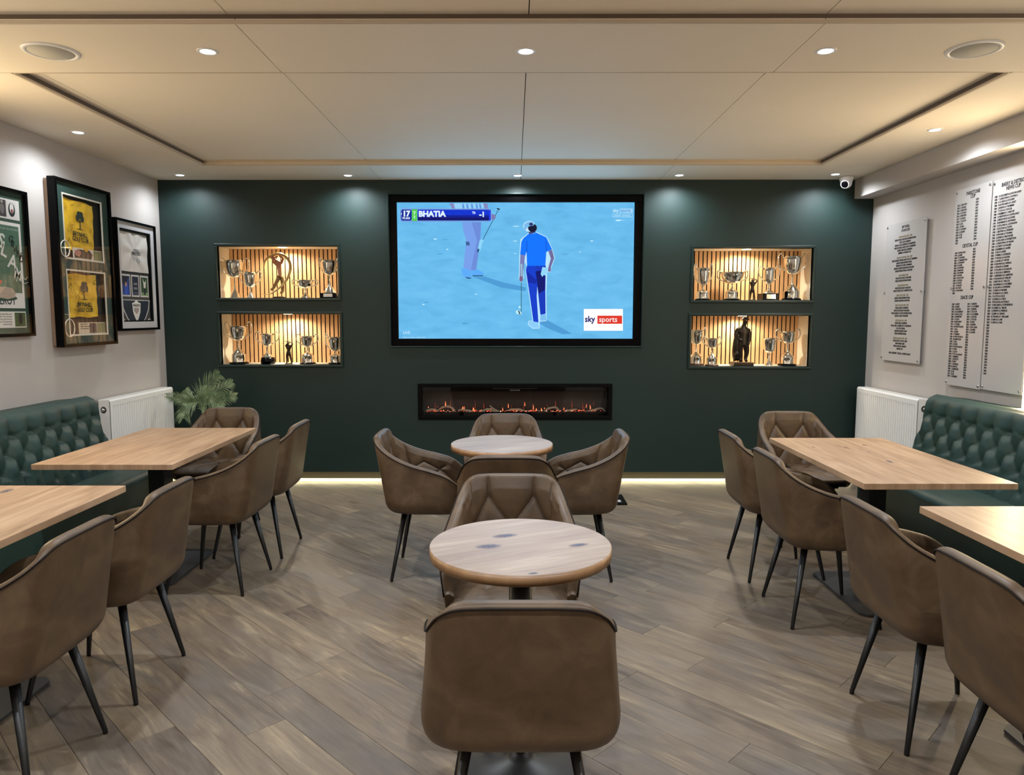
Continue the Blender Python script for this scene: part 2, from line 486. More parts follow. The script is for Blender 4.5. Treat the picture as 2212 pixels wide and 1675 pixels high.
for T in (T1, T2):
    strip([T[0] - .03, -2.372] + SE + [T[1] + .03], T[2] - .03, T[3] + .03, ZT)
    x0, x1, y0, y1 = T
    mb = MB(); e = .012
    mb.box(x0 - .012, x0, y0, y1, ZC + e, ZT); mb.box(x1, x1 + .012, y0, y1, ZC + e, ZT)
    mb.box(x0, x1, y0 - .012, y0, ZC + e, ZT); mb.build('tray_riser', M_REVEAL, ceiling)
    MB().box(x0, x1, y1 + .004, y1 + .014, ZC + e, ZT).build('tray_riser', M_LIP if T is T1 else M_REVEAL, ceiling)  # far riser of first tray painted pale as lit, the others dark as shaded
    mb = MB()
    mb.box(x0 - .004, x0 + .008, y0, y1, ZC, ZC + e); mb.box(x1 - .008, x1 + .004, y0, y1, ZC, ZC + e)
    mb.box(x0, x1, y1 - .008, y1 + .004, ZC, ZC + e); mb.box(x0, x1, y0 - .004, y0 + .008, ZC, ZC + e)
    mb.build('tray_lip', M_LIP, ceiling)

# ---- dark green back wall with openings
OPEN = dict(tv=(-1.09, 1.128, 1.226, 2.545), fire=(-.835, .855, .585, .87),
            n1=(-2.600, -1.548, 1.652, 2.100), n2=(-2.600, -1.542, 1.062, 1.508),
            n3=(1.578, 2.620, 1.632, 2.082), n4=(1.570, 2.616, 1.047, 1.493))
def wall_back():
    xs = sorted({XL, XR} | {o[0] for o in OPEN.values()} | {o[1] for o in OPEN.values()})
    Z0 = 0.089
    mb = MB()
    for a, b in zip(xs[:-1], xs[1:]):
        cx = (a + b) / 2
        holes = sorted([(o[2], o[3]) for o in OPEN.values() if o[0] < cx < o[1]])
        z = Z0
        for h0, h1 in holes:
            if h0 > z: mb.box(a, b, YB, YB + .03, z, h0)
            z = max(z, h1)
        mb.box(a, b, YB, YB + .03, z, ZC + .03)
    mb.box(XL, XR, YB + .03, YB + .1, Z0, Z0 + .02)
    return struct(mb.build('wall_back', M_GREENWALL))
WB = wall_back()
MB().box(XL, XR, YB + .36, YB + .4, 0, ZC + .1).build('backing', M_BLACKMATT, WB)  # unseen back plane, added to keep light from leaking in
MB().box(XL, XR, YB + .085, YB + .1, 0, .11).build('plinth', M_PLINTH, WB)
# moulding beads round TV opening
frame_boxes(MB(), -1.104, 1.142, 1.214, 2.557, .012, 0, .014).build('tv_moulding', M_GREENTRIM, WB, bevel=.003).matrix_basis = Matrix.Translation((0, YB, 0)) @ Matrix.Rotation(PI / 2, 4, 'X')
# ---- display niches
def niche(x0, x1, z0, z1, upper, cx_light):
    d = YB + .28
    n = MB()
    n.box(x0 - .012, x0, YB + .001, d, z0 - .012, z1 + .012); n.box(x1, x1 + .012, YB + .001, d, z0 - .012, z1 + .012)
    n.box(x0, x1, YB + .001, d, z0 - .012, z0); n.box(x0, x1, YB + .001, d, z1, z1 + .012)
    o = n.build('niche', M_NICHEWALL, WB)
    MB().box(x0, x1, d - .006, d + .006, z0, z1).build('slat_backing', M_BLACKMATT, o)
    w = .024
    f = frame_boxes(MB(), x0 - w, x1 + w, z0 - w, z1 + w, w - .002, 0, .018).build('niche_frame', M_GREENTRIM, o, bevel=.004)
    f.matrix_basis = Matrix.Translation((0, YB, 0)) @ Matrix.Rotation(PI / 2, 4, 'X')
    pitch = .0392; k = int((x1 - x0) / pitch)
    off = ((x1 - x0) - k * pitch) / 2
    me = None
    for i in range(k + 1):
        xa = x0 + off + (i - .5) * pitch + .0055; xb = xa + pitch - .011
        xa, xb = max(xa, x0 + .001), min(xb, x1 - .001)
        if xb - xa < .006: continue
        if abs((xb - xa) - (pitch - .011)) < 1e-4:
            if me is None:
                me = MB().box(-(pitch - .011) / 2, (pitch - .011) / 2, -.011, 0, 0, z1 - z0 - .002).mesh('slat'); me.materials.append(M_SLAT)
            s = bpy.data.objects.new('slat', me); COL.objects.link(s); s.parent = o; s.location = ((xa + xb) / 2, d - .006, z0 + .001)
        else:
            MB().box(xa, xb, d - .017, d - .006, z0 + .001, z1 - .001).build('slat', M_SLAT, o)
    l = MB().lathe([(.001, -.0012), (.036, -.0012), (.04, 0)], 20, (cx_light, YB + .1, z1)).build('niche_lamp', M_GLOWWARM, o, True)
    lamp('niche_bulb', 'SPOT', (cx_light, YB + .1, z1 - .012), P_NICHE, C_NICHE, o, .02, 168, .5)
    return o
niche(*OPEN['n1'], True, -2.06); niche(*OPEN['n2'], False, -2.03)
niche(*OPEN['n3'], True, 2.07); niche(*OPEN['n4'], False, 2.05)

# ---- LED strip under the green wall, and upright LED profiles on the side walls
o = tag(MB().box(XL, XR, YB + .012, YB + .026, 0.0, .019).build('led_strip', M_STRIP), 'long warm glowing LED strip at floor level under the dark green wall', 'light')
lamp('strip_bulb', 'AREA', (0, YB + .008, .022), 5.5, (1, .88, .55), None, 6.1, rot=(math.radians(-35), 0, 0), size_y=.02).parent = o
o.children[0].visible_camera = True
def wall_led(x, y, z0, z1, side, label):
    o = empty('led_profile', (x, y, z0), label=label, cat='light', group=None)
    MB().box(-.012, .012, -.02, .02, 0, z1 - z0).build('profile_body', M_CHROME, o)
    MB().box(-.004, .004, -.015, .015, 0.01, z1 - z0 - .01).build('diffuser', M_STRIPW, o, loc=(-side * .014, 0, 0))
    lamp('profile_bulb', 'AREA', (-side * .03, 0, (z1 - z0) / 2), P_STRIP * 1.3, C_WARM, o, z1 - z0, rot=(0, side * PI / 2, 0), size_y=.04)
    return o
wall_led(XR - .012, 4.425, .90, 2.48, 1, 'upright warm LED strip on right wall beside the tallest honours board')
wall_led(XL + .012, 3.62, .95, 2.60, -1, 'added unseen upright warm LED strip on left wall past the leftmost framed poster')  # out of view, added to brighten the ceiling with a warm glow

# ---- downlights
lens_me = MB().lathe([(.001, -.002), (.030, -.002), (.032, .002)], 24).mesh('lens', True); lens_me.materials.append(M_GLOW)
ring_me = MB().lathe([(.032, .004), (.033, -.004), (.040, -.005), (.046, -.002), (.047, .001)], 28).mesh('trim_ring', True); ring_me.materials.append(M_WHITE)
def downlight(x, y, z, label, group, p):
    o = empty('downlight', (x, y, z), label=label, cat='downlight', group=group)
    for nm, me in (('lens', lens_me), ('trim_ring', ring_me)):
        c = bpy.data.objects.new(nm, me); COL.objects.link(c); c.parent = o
    lamp('bulb', 'SPOT', (0, 0, -.012), p, C_DOWN, o, .03, 160, .8)
    return o
LOC = ['far left corner above the green wall', 'above the upper left trophy niche', 'centred above the television', 'above the upper right trophy niche', 'in the far right corner beside the dome camera']
for (x, y), l in zip([(-2.80, 6.27), (-1.395, 6.29), (.031, 6.30), (1.389, 6.29), (2.68, 6.25)], LOC):
    downlight(x, y, ZC, 'small glowing ceiling downlight ' + ('in the ' if l.startswith('far') else '') + l, 'ceiling downlights', P_BORDER * (.5 if x < -2 else .8))
downlight(-2.80, 4.83, ZC, 'glowing ceiling downlight by the left wall above the framed flags', 'ceiling downlights', P_BORDER * .6)
downlight(2.67, 4.78, ZC, 'glowing ceiling downlight beside the right beam above the honours boards', 'ceiling downlights', P_BORDER)
for x, l in ((-1.364, 'in the near ceiling border, left of centre beside the left speaker'), (.053, 'in the middle of the near ceiling border'), (1.386, 'in the near ceiling border, right of centre beside the right speaker')):
    downlight(x, 3.385, ZC, 'bright round downlight ' + l, 'ceiling downlights', P_DOWN)
for x in (-2.4, -1.36, .05, 1.39, 2.4):  # unseen row, added so that its bounce brightens the ceiling
    downlight(x, .75, ZT, 'added unseen ceiling downlight in a row behind the viewpoint', 'added downlights behind the viewpoint', P_REARFILL * .5)

# ---- unseen uplighters, added on the walls behind the viewpoint to brighten the ceiling
for (x, y, rz, l) in ((XL, 1.35, -PI / 2, 'added unseen uplighter on the left wall behind the viewpoint'), (XR, 1.35, PI / 2, 'added unseen uplighter on the right wall behind the viewpoint'),
                      (-1.5, YF, 0, 'added unseen uplighter on the left half of the rear wall'), (1.5, YF, 0, 'added unseen uplighter on the right half of the rear wall')):
    o = empty('added_uplighter', (x, y, 1.85), (0, 0, rz), label=l, cat='added light')
    MB().lathe([(.05, -.07), (.09, -.02), (.11, .05), (.105, .05), (.08, -.01), (.04, -.05)], 28, (0, .115, 0)).build('bowl', M_WHITE, o, True)
    MB().box(-.04, .04, .001, .03, -.08, .04).build('bracket', M_WHITE, o)
    lamp('bulb', 'SPOT', (0, .115, .06), P_UPFILL, (1, .9, .74), o, .05, 172, .5, rot=(PI, 0, 0))

# ================================================================== CHAIRS
OUT = [(0, (0, -.312, .815)), (.15, (.10, -.311, .814)), (.27, (.162, -.306, .807)), (.36, (.200, -.288, .782)), (.45, (.222, -.246, .744)),
       (.55, (.238, -.180, .703)), (.67, (.253, -.088, .666)), (.79, (.263, .02, .638)), (.89, (.264, .11, .606)), (.96, (.254, .178, .55)), (1, (.240, .212, .48))]
MID = [(0, (0, -.250)), (.15, (.10, -.249)), (.27, (.186, -.243)), (.38, (.242, -.212)), (.50, (.262, -.138)), (.67, (.264, -.03)), (.89, (.260, .11)), (1, (.238, .204))]
BOT = [(0, (0, -.192)), (.15, (.085, -.192)), (.27, (.148, -.184)), (.38, (.188, -.158)), (.50, (.210, -.10)), (.67, (.218, -.02)), (.89, (.218, .10)), (1, (.206, .180))]
INB = [(0, (0, -.215)), (.27, (.145, -.205)), (.45, (.188, -.155)), (.67, (.208, -.05)), (.89, (.216, .09)), (1, (.222, .20))]
def seg_dist(p, a, b):
    ax, ay = a; bx, by = b; dx, dy = bx - ax, by - ay
    t = max(0, min(1, ((p[0] - ax) * dx + (p[1] - ay) * dy) / (dx * dx + dy * dy)))
    return math.hypot(p[0] - ax - t * dx, p[1] - ay - t * dy)
BT, RW1, RW2, RW3 = .092, .735, .61, .49
CREASE = [((BT, .86), (BT, RW1)), ((BT, RW1), (0, RW2)), ((BT, RW1), (.165, RW2)), ((0, RW2), (BT, RW3)), ((.165, RW2), (BT, RW3)), ((.165, RW2), (.235, RW3)),
          ((.275, .9), (.275, .40)), ((.275, .56), (.37, .605)), ((.37, .605), (.49, .535)), ((.49, .535), (.56, .47)), ((.43, .53), (.49, .575))]
CREASE += [((-a[0], a[1]), (-b[0], b[1])) for a, b in CREASE]
BUTTON = [(s * x, z) for s in (-1, 1) for x, z in ((BT, RW1), (.165, RW2), (BT, RW3))] + [(0, RW2)]
def chair_meshes():
    NT, NO, NR, NI = 260, 20, 7, 80
    ts = [-1 + 2 * i / NT for i in range(NT + 1)]
    def ev(keys, t):
        r = list(catmull(keys, abs(t))); r[0] = r[0] * (1 if t >= 0 else -1); return r
    arc = [0.0]; prev = None; mids = []
    for t in ts:
        o = ev(OUT, t); b = ev(INB, t); p = Vector((o[0] * .5 + b[0] * .5, o[1] * .5 + b[1] * .5)); mids.append(p)
    for i in range(1, len(mids)): arc.append(arc[-1] + (mids[i] - mids[i - 1]).length)
    half = arc[-1] / 2; arc = [a - half for a in arc]
    rows = []; pipe = []; seamL = None
    for i, t in enumerate(ts):
        o = Vector(ev(OUT, t)); b = ev(BOT, t); ib = ev(INB, t)
        o2 = Vector((ev(OUT, min(1, t + .01)))) - Vector(ev(OUT, max(-1, t - .01)))
        n = Vector((o2.y, -o2.x, 0));
        n = n.normalized() if n.length > 1e-6 else Vector((0, -1, 0))
        if n.dot(Vector((o.x, o.y + .05, 0))) < 0: n = -n
        th = .040 * (1 - .35 * max(0, (abs(t) - .85) / .15))
        row = []
        mm = ev(MID, t); zm = min(.470, .392 + .66 * (o.z - .392))
        for k in range(NO + 1):
            s = k / NO
            if s < .4:
                a = s / .4 * PI / 2; x = b[0] + (mm[0] - b[0]) * math.sin(a); y = b[1] + (mm[1] - b[1]) * math.sin(a); z = .392 + (zm - .392) * (1 - math.cos(a))
            else:
                q = (s - .4) / .6; e = q * q * (1 - q) * .0 + q
                x = mm[0] + (o.x - mm[0]) * e; y = mm[1] + (o.y - mm[1]) * e; z = zm + (o.z - zm) * q
            row.append(Vector((x, y, z)))
        topc = o - n * (th / 2)
        for k in range(1, NR):
            a = PI * k / NR
            row.append(Vector((topc.x + n.x * math.cos(a) * th / 2, topc.y + n.y * math.cos(a) * th / 2, o.z + math.sin(a) * th * .30)))
        it = o - n * th
        for k in range(NI + 1):
            s = k / NI; q = s
            x = it.x + (ib[0] - it.x) * q; y = it.y + (ib[1] - it.y) * q; z = o.z + (.445 - o.z) * s
            d = min(seg_dist((arc[i], z), a, c) for a, c in CREASE)
            bd = min(math.hypot(arc[i] - bx, z - bz) for bx, bz in BUTTON)
            puff = .012 * (1 - math.exp(-(d / .020) ** 1.2)) * min(1, s * 7 + .15) - .005 * math.exp(-(bd / .014) ** 2) - .004 * math.exp(-(d / .005) ** 2)
            row.append(Vector((x, y, z)) - n * puff)
        rows.append(row)
        pipe.append(o + n * .0025 + Vector((0, 0, .000)))
    shell = MB().grid(rows)
    m = len(rows[0])
    shell.f.append(tuple(i * m for i in range(NT + 1)))                       # underside
    shell.f.append(tuple(range(m))); shell.f.append(tuple(NT * m + k for k in reversed(range(m))))
    P = MB().tube([p for p in pipe[::2]], .0030, 6)
    Q = MB()
    import bisect
    def inner_pt(a_, z_):
        i_ = min(NT - 1, max(1, bisect.bisect_left(arc, a_))); row_ = rows[i_][NO + NR:]
        j_ = min(range(len(row_)), key=lambda q_: abs(row_[q_].z - z_)); return row_[j_], rows[i_][0]
    for (a1, z1), (a2, z2) in CREASE:
        run = []
        for k in range(25):
            a_ = a1 + (a2 - a1) * k / 24; z_ = z1 + (z2 - z1) * k / 24
            if abs(a_) > half - .01: continue
            i_ = min(NT - 1, max(1, bisect.bisect_left(arc, a_)))
            if z_ > rows[i_][NO].z - .02 or z_ < .45: continue
            run.append(inner_pt(a_, z_)[0])
        if len(run) > 3:
            sm_ = [sum((run[max(0, min(len(run) - 1, i_ + d_))] for d_ in (-2, -1, 0, 1, 2)), Vector()) / 5 for i_ in range(len(run))]
            Q.tube(sm_, .0016, 5)
    # vertical seam ribs on the outer shell, at the rear corners
    # cushion
    ring = []
    for i in range(0, NT + 1, 4):
        ib = ev(INB, ts[i]); ring.append((ib[0] * 1.0, ib[1]))
    front = [(.222 * math.cos(a), .20 + .045 * math.sin(a)) for a in [PI * k / 24 for k in range(1, 24)]]
    ring = ring + front
    cx, cy = 0, 0.0
    C = []
    NRr = 22
    def quilt(x, y):
        return min(seg_dist((x, y), a, b) for a, b in (((-.09, .25), (-.09, .12)), ((.09, .25), (.09, .12)), ((-.09, .12), (0, .02)), ((.09, .12), (0, .02)), ((-.09, .12), (-.2, .02)), ((.09, .12), (.2, .02)), ((0, .02), (-.09, -.1)), ((0, .02), (.09, -.1))))
    for r in range(NRr + 1):
        k = (r / NRr) ** .8; row = []
        for x, y in ring:
            X, Y = cx + (x - cx) * k, cy + (y - cy) * k
            z = .482 - .030 * k ** 5 - .010 * math.exp(-(quilt(X, Y) / .008) ** 2) * (1 - k ** 8)
            row.append((X, Y, z))
        row.append(row[0]); C.append(row)
    for dz, kk in ((.448, 1.012), (.438, 1.012), (.428, .99)):
        row = [(x * kk, y * kk, dz) for x, y in ring]; row.append(row[0]); C.append(row)
    cush = MB().grid(C)
    fp = [(x * 1.015, y * 1.013, .441) for x, y in ([ring[-24]] + front + [ring[0]])]
    fpipe = MB().tube([(.222, .185, .441)] + [(x, y, z) for x, y, z in fp[1:-1]] + [(-.222, .185, .441)], .004, 6)
    return shell, P, cush, fpipe, Q
def make_chair():
    root = empty('armchair', (0, 0, 0))
    shell, P, cush, fp, Q = chair_meshes()
    sh_ = shell.build('backrest', M_LEATHER, root, True)
    sh_.data.polygons.foreach_set('use_smooth', [len(f.vertices) < 5 for f in sh_.data.polygons])
    Q.build('quilt_seam', M_SEAM, sh_, True)
    P.build('piping', M_PIPING, root, True)
    s = cush.build('seat', M_LEATHER, root, True)
    fp.build('seat_piping', M_PIPING, s, True)
    MB().box(-.17, .17, -.14, .17, .380, .393).box(-.2, .2, .10, .205, .40, .43).build('seat_frame', M_BLACKMATT, root)
    for sx in (-1, 1):
        for sy in (-1, 1):
            MB().tube([(sx * .205, sy * .21, 0), (sx * .2045, sy * .2095, .012), (sx * .138, sy * .138, .392)], [.0085, .0088, .0165], 14).build('leg', M_BLACKMETAL, root, True)
    t = MB().box(-.001, .001, -.006, .006, -.02, .02).build('label_tag', M_WHITE, root, loc=(-.2510, -.166, .478))
    t.rotation_euler = (0, math.radians(4), math.radians(40)); t['label'] = 'small white fabric tag'
    sq = MB()
    for k in range(3): sq.box(-.0016, -.001, -.0035, .0035, -.010 + k * .008, -.006 + k * .008)
    sq.build('tag_print', M_BLACKMATT, t)
    return root
proto = make_chair()
G_CH = 'brown leather armchairs with black legs'
R_UP, R_L, R_R, R_DN = 0, PI / 2, -PI / 2, PI
CH = [(.018, 1.965, R_UP + .0, 'brown leather armchair nearest the viewer, seen squarely from behind in the centre'),
      (-.012, 2.78, R_DN, 'brown leather armchair facing the viewer behind the near round table'),
      (-.035, 3.77, R_UP, 'brown leather armchair with its back to us between the two round tables'),
      (-.48, 4.21, R_R, 'brown leather armchair at the left side of the far round table'),
      (.34, 4.205, R_L, 'brown leather armchair at the right side of the far round table'),
      (-.055, 4.70, R_DN, 'brown leather armchair behind the far round table, in front of the fireplace'),
      (-1.68, 2.29, R_L, 'brown leather armchair at bottom left corner of photo, nearest on the left side'),
      (-1.67, 2.894, R_L, 'brown leather armchair second from the viewer on the left side, tag at its hem'),
      (-1.655, 4.00, R_L - .04, 'brown leather armchair at near end of the far left table, third on the left'),
      (-1.645, 4.597, R_L, 'brown leather armchair at far end of the left row, closest to the green wall'),
      (-2.07, 5.03, R_DN + .03, 'brown leather armchair facing us at the head of the left table before the palm'),
      (1.535, 4.195, R_R, 'brown leather armchair at far end of the right row, leftmost on the right side'),
      (1.545, 3.584, R_R, 'brown leather armchair at near side of the far right table, second in the right row'),
      (1.555, 2.576, R_R, 'brown leather armchair in the right row just left of the cropped one'),
      (1.56, 1.95, R_R, 'brown leather armchair cut off by the right edge of the photo'),
      (1.935, 4.83, R_DN, 'brown leather armchair facing us at the head of the right table by the green wall')]
for i, (x, y, r, l) in enumerate(CH):
    o = proto if i == 0 else copy_tree(proto)
    o.location = (x, y, 0); o.rotation_euler = (0, 0, r)
    tag(o, l, 'chair', G_CH)

# ================================================================== TABLES
def knots(parent, z, spots, m):
    for (x, y, rx, ry) in spots:
        pts = []
        for k in range(16):
            t = 2 * PI * k / 16; j = 1 + .18 * math.sin(3 * t + x * 40) + .1 * math.sin(5 * t + y * 30)
            pts.append((x + rx * j * math.cos(t), y + ry * j * math.sin(t)))
        MB().prism(pts, z, z + .0003).build('knot', m, parent)
def soft_knot_mat():
    m = mat('knot_stain', (92, 96, 122), 0.45)
    nt, N, L, b = nodes(m)
    v = coords(m, 'Object', (1, 1, 1)).outputs[0]
    gr = N.new('ShaderNodeTexGradient'); gr.gradient_type = 'SPHERICAL'; L.new(v, gr.inputs[0])
    nz = noise(m, coords(m, 'Object', (2.2, 5, 1)).outputs[0], 1.6, 5)
    mu = N.new('ShaderNodeMath'); mu.operation = 'MULTIPLY'; L.new(gr.outputs[1], mu.inputs[0]); L.new(maprange(m, nz, .35, .62, .1, 1.3), mu.inputs[1])
    mu.use_clamp = True
    mq = N.new('ShaderNodeMath'); mq.operation = 'MULTIPLY'; mq.inputs[1].default_value = .8; L.new(mu.outputs[0], mq.inputs[0]); mu = mq
    L.new(mu.outputs[0], b.inputs['Alpha'])
    return m
M_STAIN = soft_knot_mat()
def stain(parent, x, y, rx, ry, z, rot=0.0):
    o = MB().prism(ell(0, 0, 1, 1, 24), 0, .0002).build('knot', M_STAIN, parent, loc=(x, y, z))
    o.scale = (rx, ry, 1); o.rotation_euler = (0, 0, rot); o['label'] = 'blue-grey knot in the wood'
def rect_table(x0, x1, y0, y1, label, spots):
    cx, cy = (x0 + x1) / 2, (y0 + y1) / 2; hx, hy = (x1 - x0) / 2, (y1 - y0) / 2
    t = empty('rectangular_table', (cx, cy, 0), label=label, cat='table', group='rectangular oak tables')
    tp = MB().box(-hx, hx, -hy, hy, .722, .75).build('tabletop', M_OAK, t, bevel=.0015)
    for (a, b, rx, ry, m) in spots:
        if m: stain(tp, a, b, rx, ry, .7502)
        else: knots(tp, .7501, [(a, b, rx, ry)], M_KNOT2)
    MB().box(-.045, .045, -.06, .06, .012, .712).build('column', M_BLACKMETAL, t, bevel=.004)
    MB().box(-.16, .16, -.25, .25, .71, .7215).build('top_plate', M_BLACKMETAL, t)
    c = .03; a, b = .18, .31
    MB().prism([(-a + c, -b), (a - c, -b), (a, -b + c), (a, b - c), (a - c, b), (-a + c, b), (-a, b - c), (-a, -b + c)], .006, .016).build('base_plate', M_GREYPLATE, t)
    mb = MB()
    for sx in (-1, 1):
        for sy in (-1, 1): mb.lathe([(.014, 0), (.014, .006)], 12, (sx * (a - .04), sy * (b - .04), 0))
    mb.build('base_feet', M_BLACKMETAL, t)
    return t
rect_table(-2.435, -1.722, 3.625, 4.83, 'rectangular oak table by the left bench, the farther of two on the left', [])
rect_table(-2.43, -1.715, 1.96, 3.17, 'rectangular oak table at lower left, cropped by the left edge of the photo', [(-.1, .5, .02, .05, True)])
rect_table(1.567, 2.255, 3.215, 4.44, 'rectangular oak table by the right bench, the farther of two on the right', [(.02, -.12, .012, .04, True), (.04, .15, .004, .007, False), (-.02, .28, .008, .035, False), (-.2, .30, .006, .02, False), (.12, .36, .008, .03, False)])
rect_table(1.60, 2.29, 1.62, 2.828, 'rectangular oak table at lower right, cropped by the right edge of the photo', [])
def round_table(x, y, label, st):
    t = empty('round_table', (x, y, 0), label=label, cat='table', group='round oak tables')
    n = 72; R = .298; e = .0015
    tp = MB().lathe([(R - e, .715), (R, .715 + e), (R, .75 - e), (R - e, .75)], n).build('tabletop', M_OAKR, t)
    MB().lathe([(R + .0004, .7168), (R + .0004, .7482)], n).build('edge_band', M_OAKEDGE, tp, True)
    GR = .45; tp.rotation_euler = (0, 0, GR)
    for a_, b_, rx_, ry_, ro_ in st: stain(tp, a_ * math.cos(GR) + b_ * math.sin(GR), -a_ * math.sin(GR) + b_ * math.cos(GR), rx_, ry_, .7502, ro_ - GR)
    MB().lathe([(.038, .016), (.038, .70)], 28).build('column', M_BLACKMETAL, t, True)
    MB().box(-.11, .11, -.11, .11, .70, .7148).build('top_plate', M_BLACKMETAL, t)
    MB().lathe([(.20, 0), (.21, .004), (.21, .010), (.20, .014), (.06, .018), (.045, .04), (.039, .045)], 48).build('base_plate', M_BLACKMETAL, t, True)
    return t
# knots of the near round table, read off its top
round_table(.022, 2.348, 'round oak table nearest the viewer with three blue-grey knots', [(-.053, .086, .050, .022, .35), (-.105, -.029, .048, .026, .25), (.190, -.014, .040, .018, .4), (.035, -.279, .018, .009, .3)])
round_table(-.070, 4.245, 'round oak table farther back, in front of the fireplace', [])

# ================================================================== BENCHES
def bench(side, y0, y1, label):
    # built for the left wall facing +x, mirrored by sign
    t = empty('banquette', (side * -2.75 if side > 0 else 2.76, (y0 + y1) / 2, 0), label=label, cat='bench')
    ox = t.location.x; oy = t.location.y
    s = side
    fx = -2.43 if side > 0 else 2.40      # front face
    bx = -3.09 if side > 0 else 3.12      # wall
    mbp = MB()
    # seat: rounded box profile swept along y
    prof = []
    zt, zb, r = .462, .10, .05
    for k in range(9):
        a = PI / 2 * k / 8; prof.append((fx - s * r + s * r * math.sin(a), zt - r + r * math.cos(a)))
    prof = [(bx + s * .16, zt)] + [(bx + s * .3, zt + .004), (fx - s * .2, zt + .006)] + prof + [(fx, .30), (fx, zb)]
    n = 40
    P = []
    for i in range(n + 1):
        y = y0 + (y1 - y0) * i / n - oy
        P.append([(p[0] - ox, y, p[1]) for p in prof] + [(bx + s * .16 - ox, y, zb)])
    mbp.grid(P)
    m = len(P[0]); mbp.f.append(tuple(range(m))); mbp.f.append(tuple(n * m + k for k in reversed(range(m))))
    mbp.build('seat', M_GREENLEATHER, t, True).data.polygons.foreach_set('use_smooth', [len(f) < 5 for f in mbp.f])
    xs_ = sorted((fx - s * .04 - ox, bx + s * .1 - ox))
    MB().box(xs_[0], xs_[1], y0 - oy + .02, y1 - oy - .02, 0, .10).build('plinth', M_BLACKMATT, t)
    # tufted back as a relief surface
    PT, RS = .160, .105
    zt, zb = .945, .44
    xt, xb = bx + s * .235, bx + s * .375
    LEN = math.hypot(zt - zb, xt - xb)
    nu = int((y1 - y0) / .009); nv = 56
    V1 = .118
    G = []
    for i in range(nu + 1):
        y = y0 + (y1 - y0) * i / nu; u = (y1 - y) - .075
        row = []
        for j in range(nv + 1):
            v = LEN * j / nv
            w = (v - V1) / RS
            if w < 0:
                cr = abs(math.sin(PI * u / PT)); k = max(0, 1 + w * .9)
                h = (cr ** .55) * .8 * k + .8 * (1 - k) ** .5 + .25 * (1 - k)
                db = math.hypot((u / PT - round(u / PT)) * PT, v - V1)
                edge = min(1, v / .06); h = h * .036 * (edge * (2 - edge)) ** .5
            else:
                b = u / PT - w / 2; a = u / PT + w / 2 + .13 * math.sin(PI * b) ** 2
                sa, sb = abs(math.sin(PI * a)), abs(math.sin(PI * b))
                h = (sa * sb) ** .5
                cre = min(abs(a - round(a)), abs(b - round(b)))
                db = math.hypot((a - round(a)), (b - round(b))) * .1
                cre = abs(a - round(a)); h = h * .42 + .55 * min(1, db / .055) ** .7 - .20 * math.exp(-(cre / .022) ** 2) * min(1, db / .02)
                if v > V1 + 2 * RS:
                    f = min(1, (v - V1 - 2 * RS) / .05); h = h * (1 - f) + f * .75 * abs(math.sin(PI * u / PT)) ** .4
                h *= .036
            h -= .012 * math.exp(-(db / .014) ** 2)
            ee = min(y - y0, y1 - y) / .022
            if ee < 1: h *= math.sqrt(max(0, 1 - (1 - ee) ** 2))
            q = v / LEN
            base_x = xt + (xb - xt) * q; z = zt - (zt - zb) * q
            nx, nz = s * (zt - zb) / LEN, abs(xb - xt) / LEN
            row.append((base_x + nx * h - ox, y - oy, z + nz * h))
        G.append(row)
    b = MB().grid(G); m = nv + 1
    # top roll and rear
    k0 = len(b.v)
    tops = []
    for i in range(nu + 1):
        y = G[i][0][1]; x0_, _, z0_ = G[i][0]
        rr = []
        for k in range(1, 7):
            a = PI / 2 * k / 6
            rr.append((x0_ - s * .05 * math.sin(a) , y, z0_ + .0 + .012 * (math.sin(a * 2))))
        rr.append((bx + s * .005 - ox, y, z0_ - .015)); rr.append((bx + s * .005 - ox, y, zb))
        tops.append([G[i][0]] + rr)
    b.grid(tops)
    for i in (0, nu):
        side_pts = [G[i][j] for j in range(0, m, 4)] + [(bx + s * .005 - ox, G[i][0][1], zb), (bx + s * .005 - ox, G[i][0][1], G[i][0][2] - .015)]
        kk = len(b.v); b.v += side_pts; b.f.append(tuple(kk + q for q in range(len(side_pts))))
    bk = b.build('backrest', M_GREENLEATHER, t, True)
    bk.data.polygons.foreach_set('use_smooth', [len(p.vertices) < 5 for p in bk.data.polygons])
    bm = MB()
    for r_ in range(3):
        v = V1 + r_ * RS; q = v / LEN; bxx = xt + (xb - xt) * q; z = zt - (zt - zb) * q
        nn = int((y1 - y0) / PT) + 2
        for c in range(-1, nn):
            u = (c + (.5 if r_ % 2 else 0)) * PT; y = y1 - .075 - u
            if y < y0 + .03 or y > y1 - .03: continue
            bm.ball((bxx + s * -.006 - ox, y - oy, z), .006, .008, .008, 8, 5)
    bm.build('tuft_buttons', M_GREENLEATHER, t, True)
    return t
bench(1, .6, 4.90, 'long dark green leather bench with buttoned back along the left wall')
bench(-1, .6, 5.02, 'long dark green leather bench with buttoned back along the right wall')

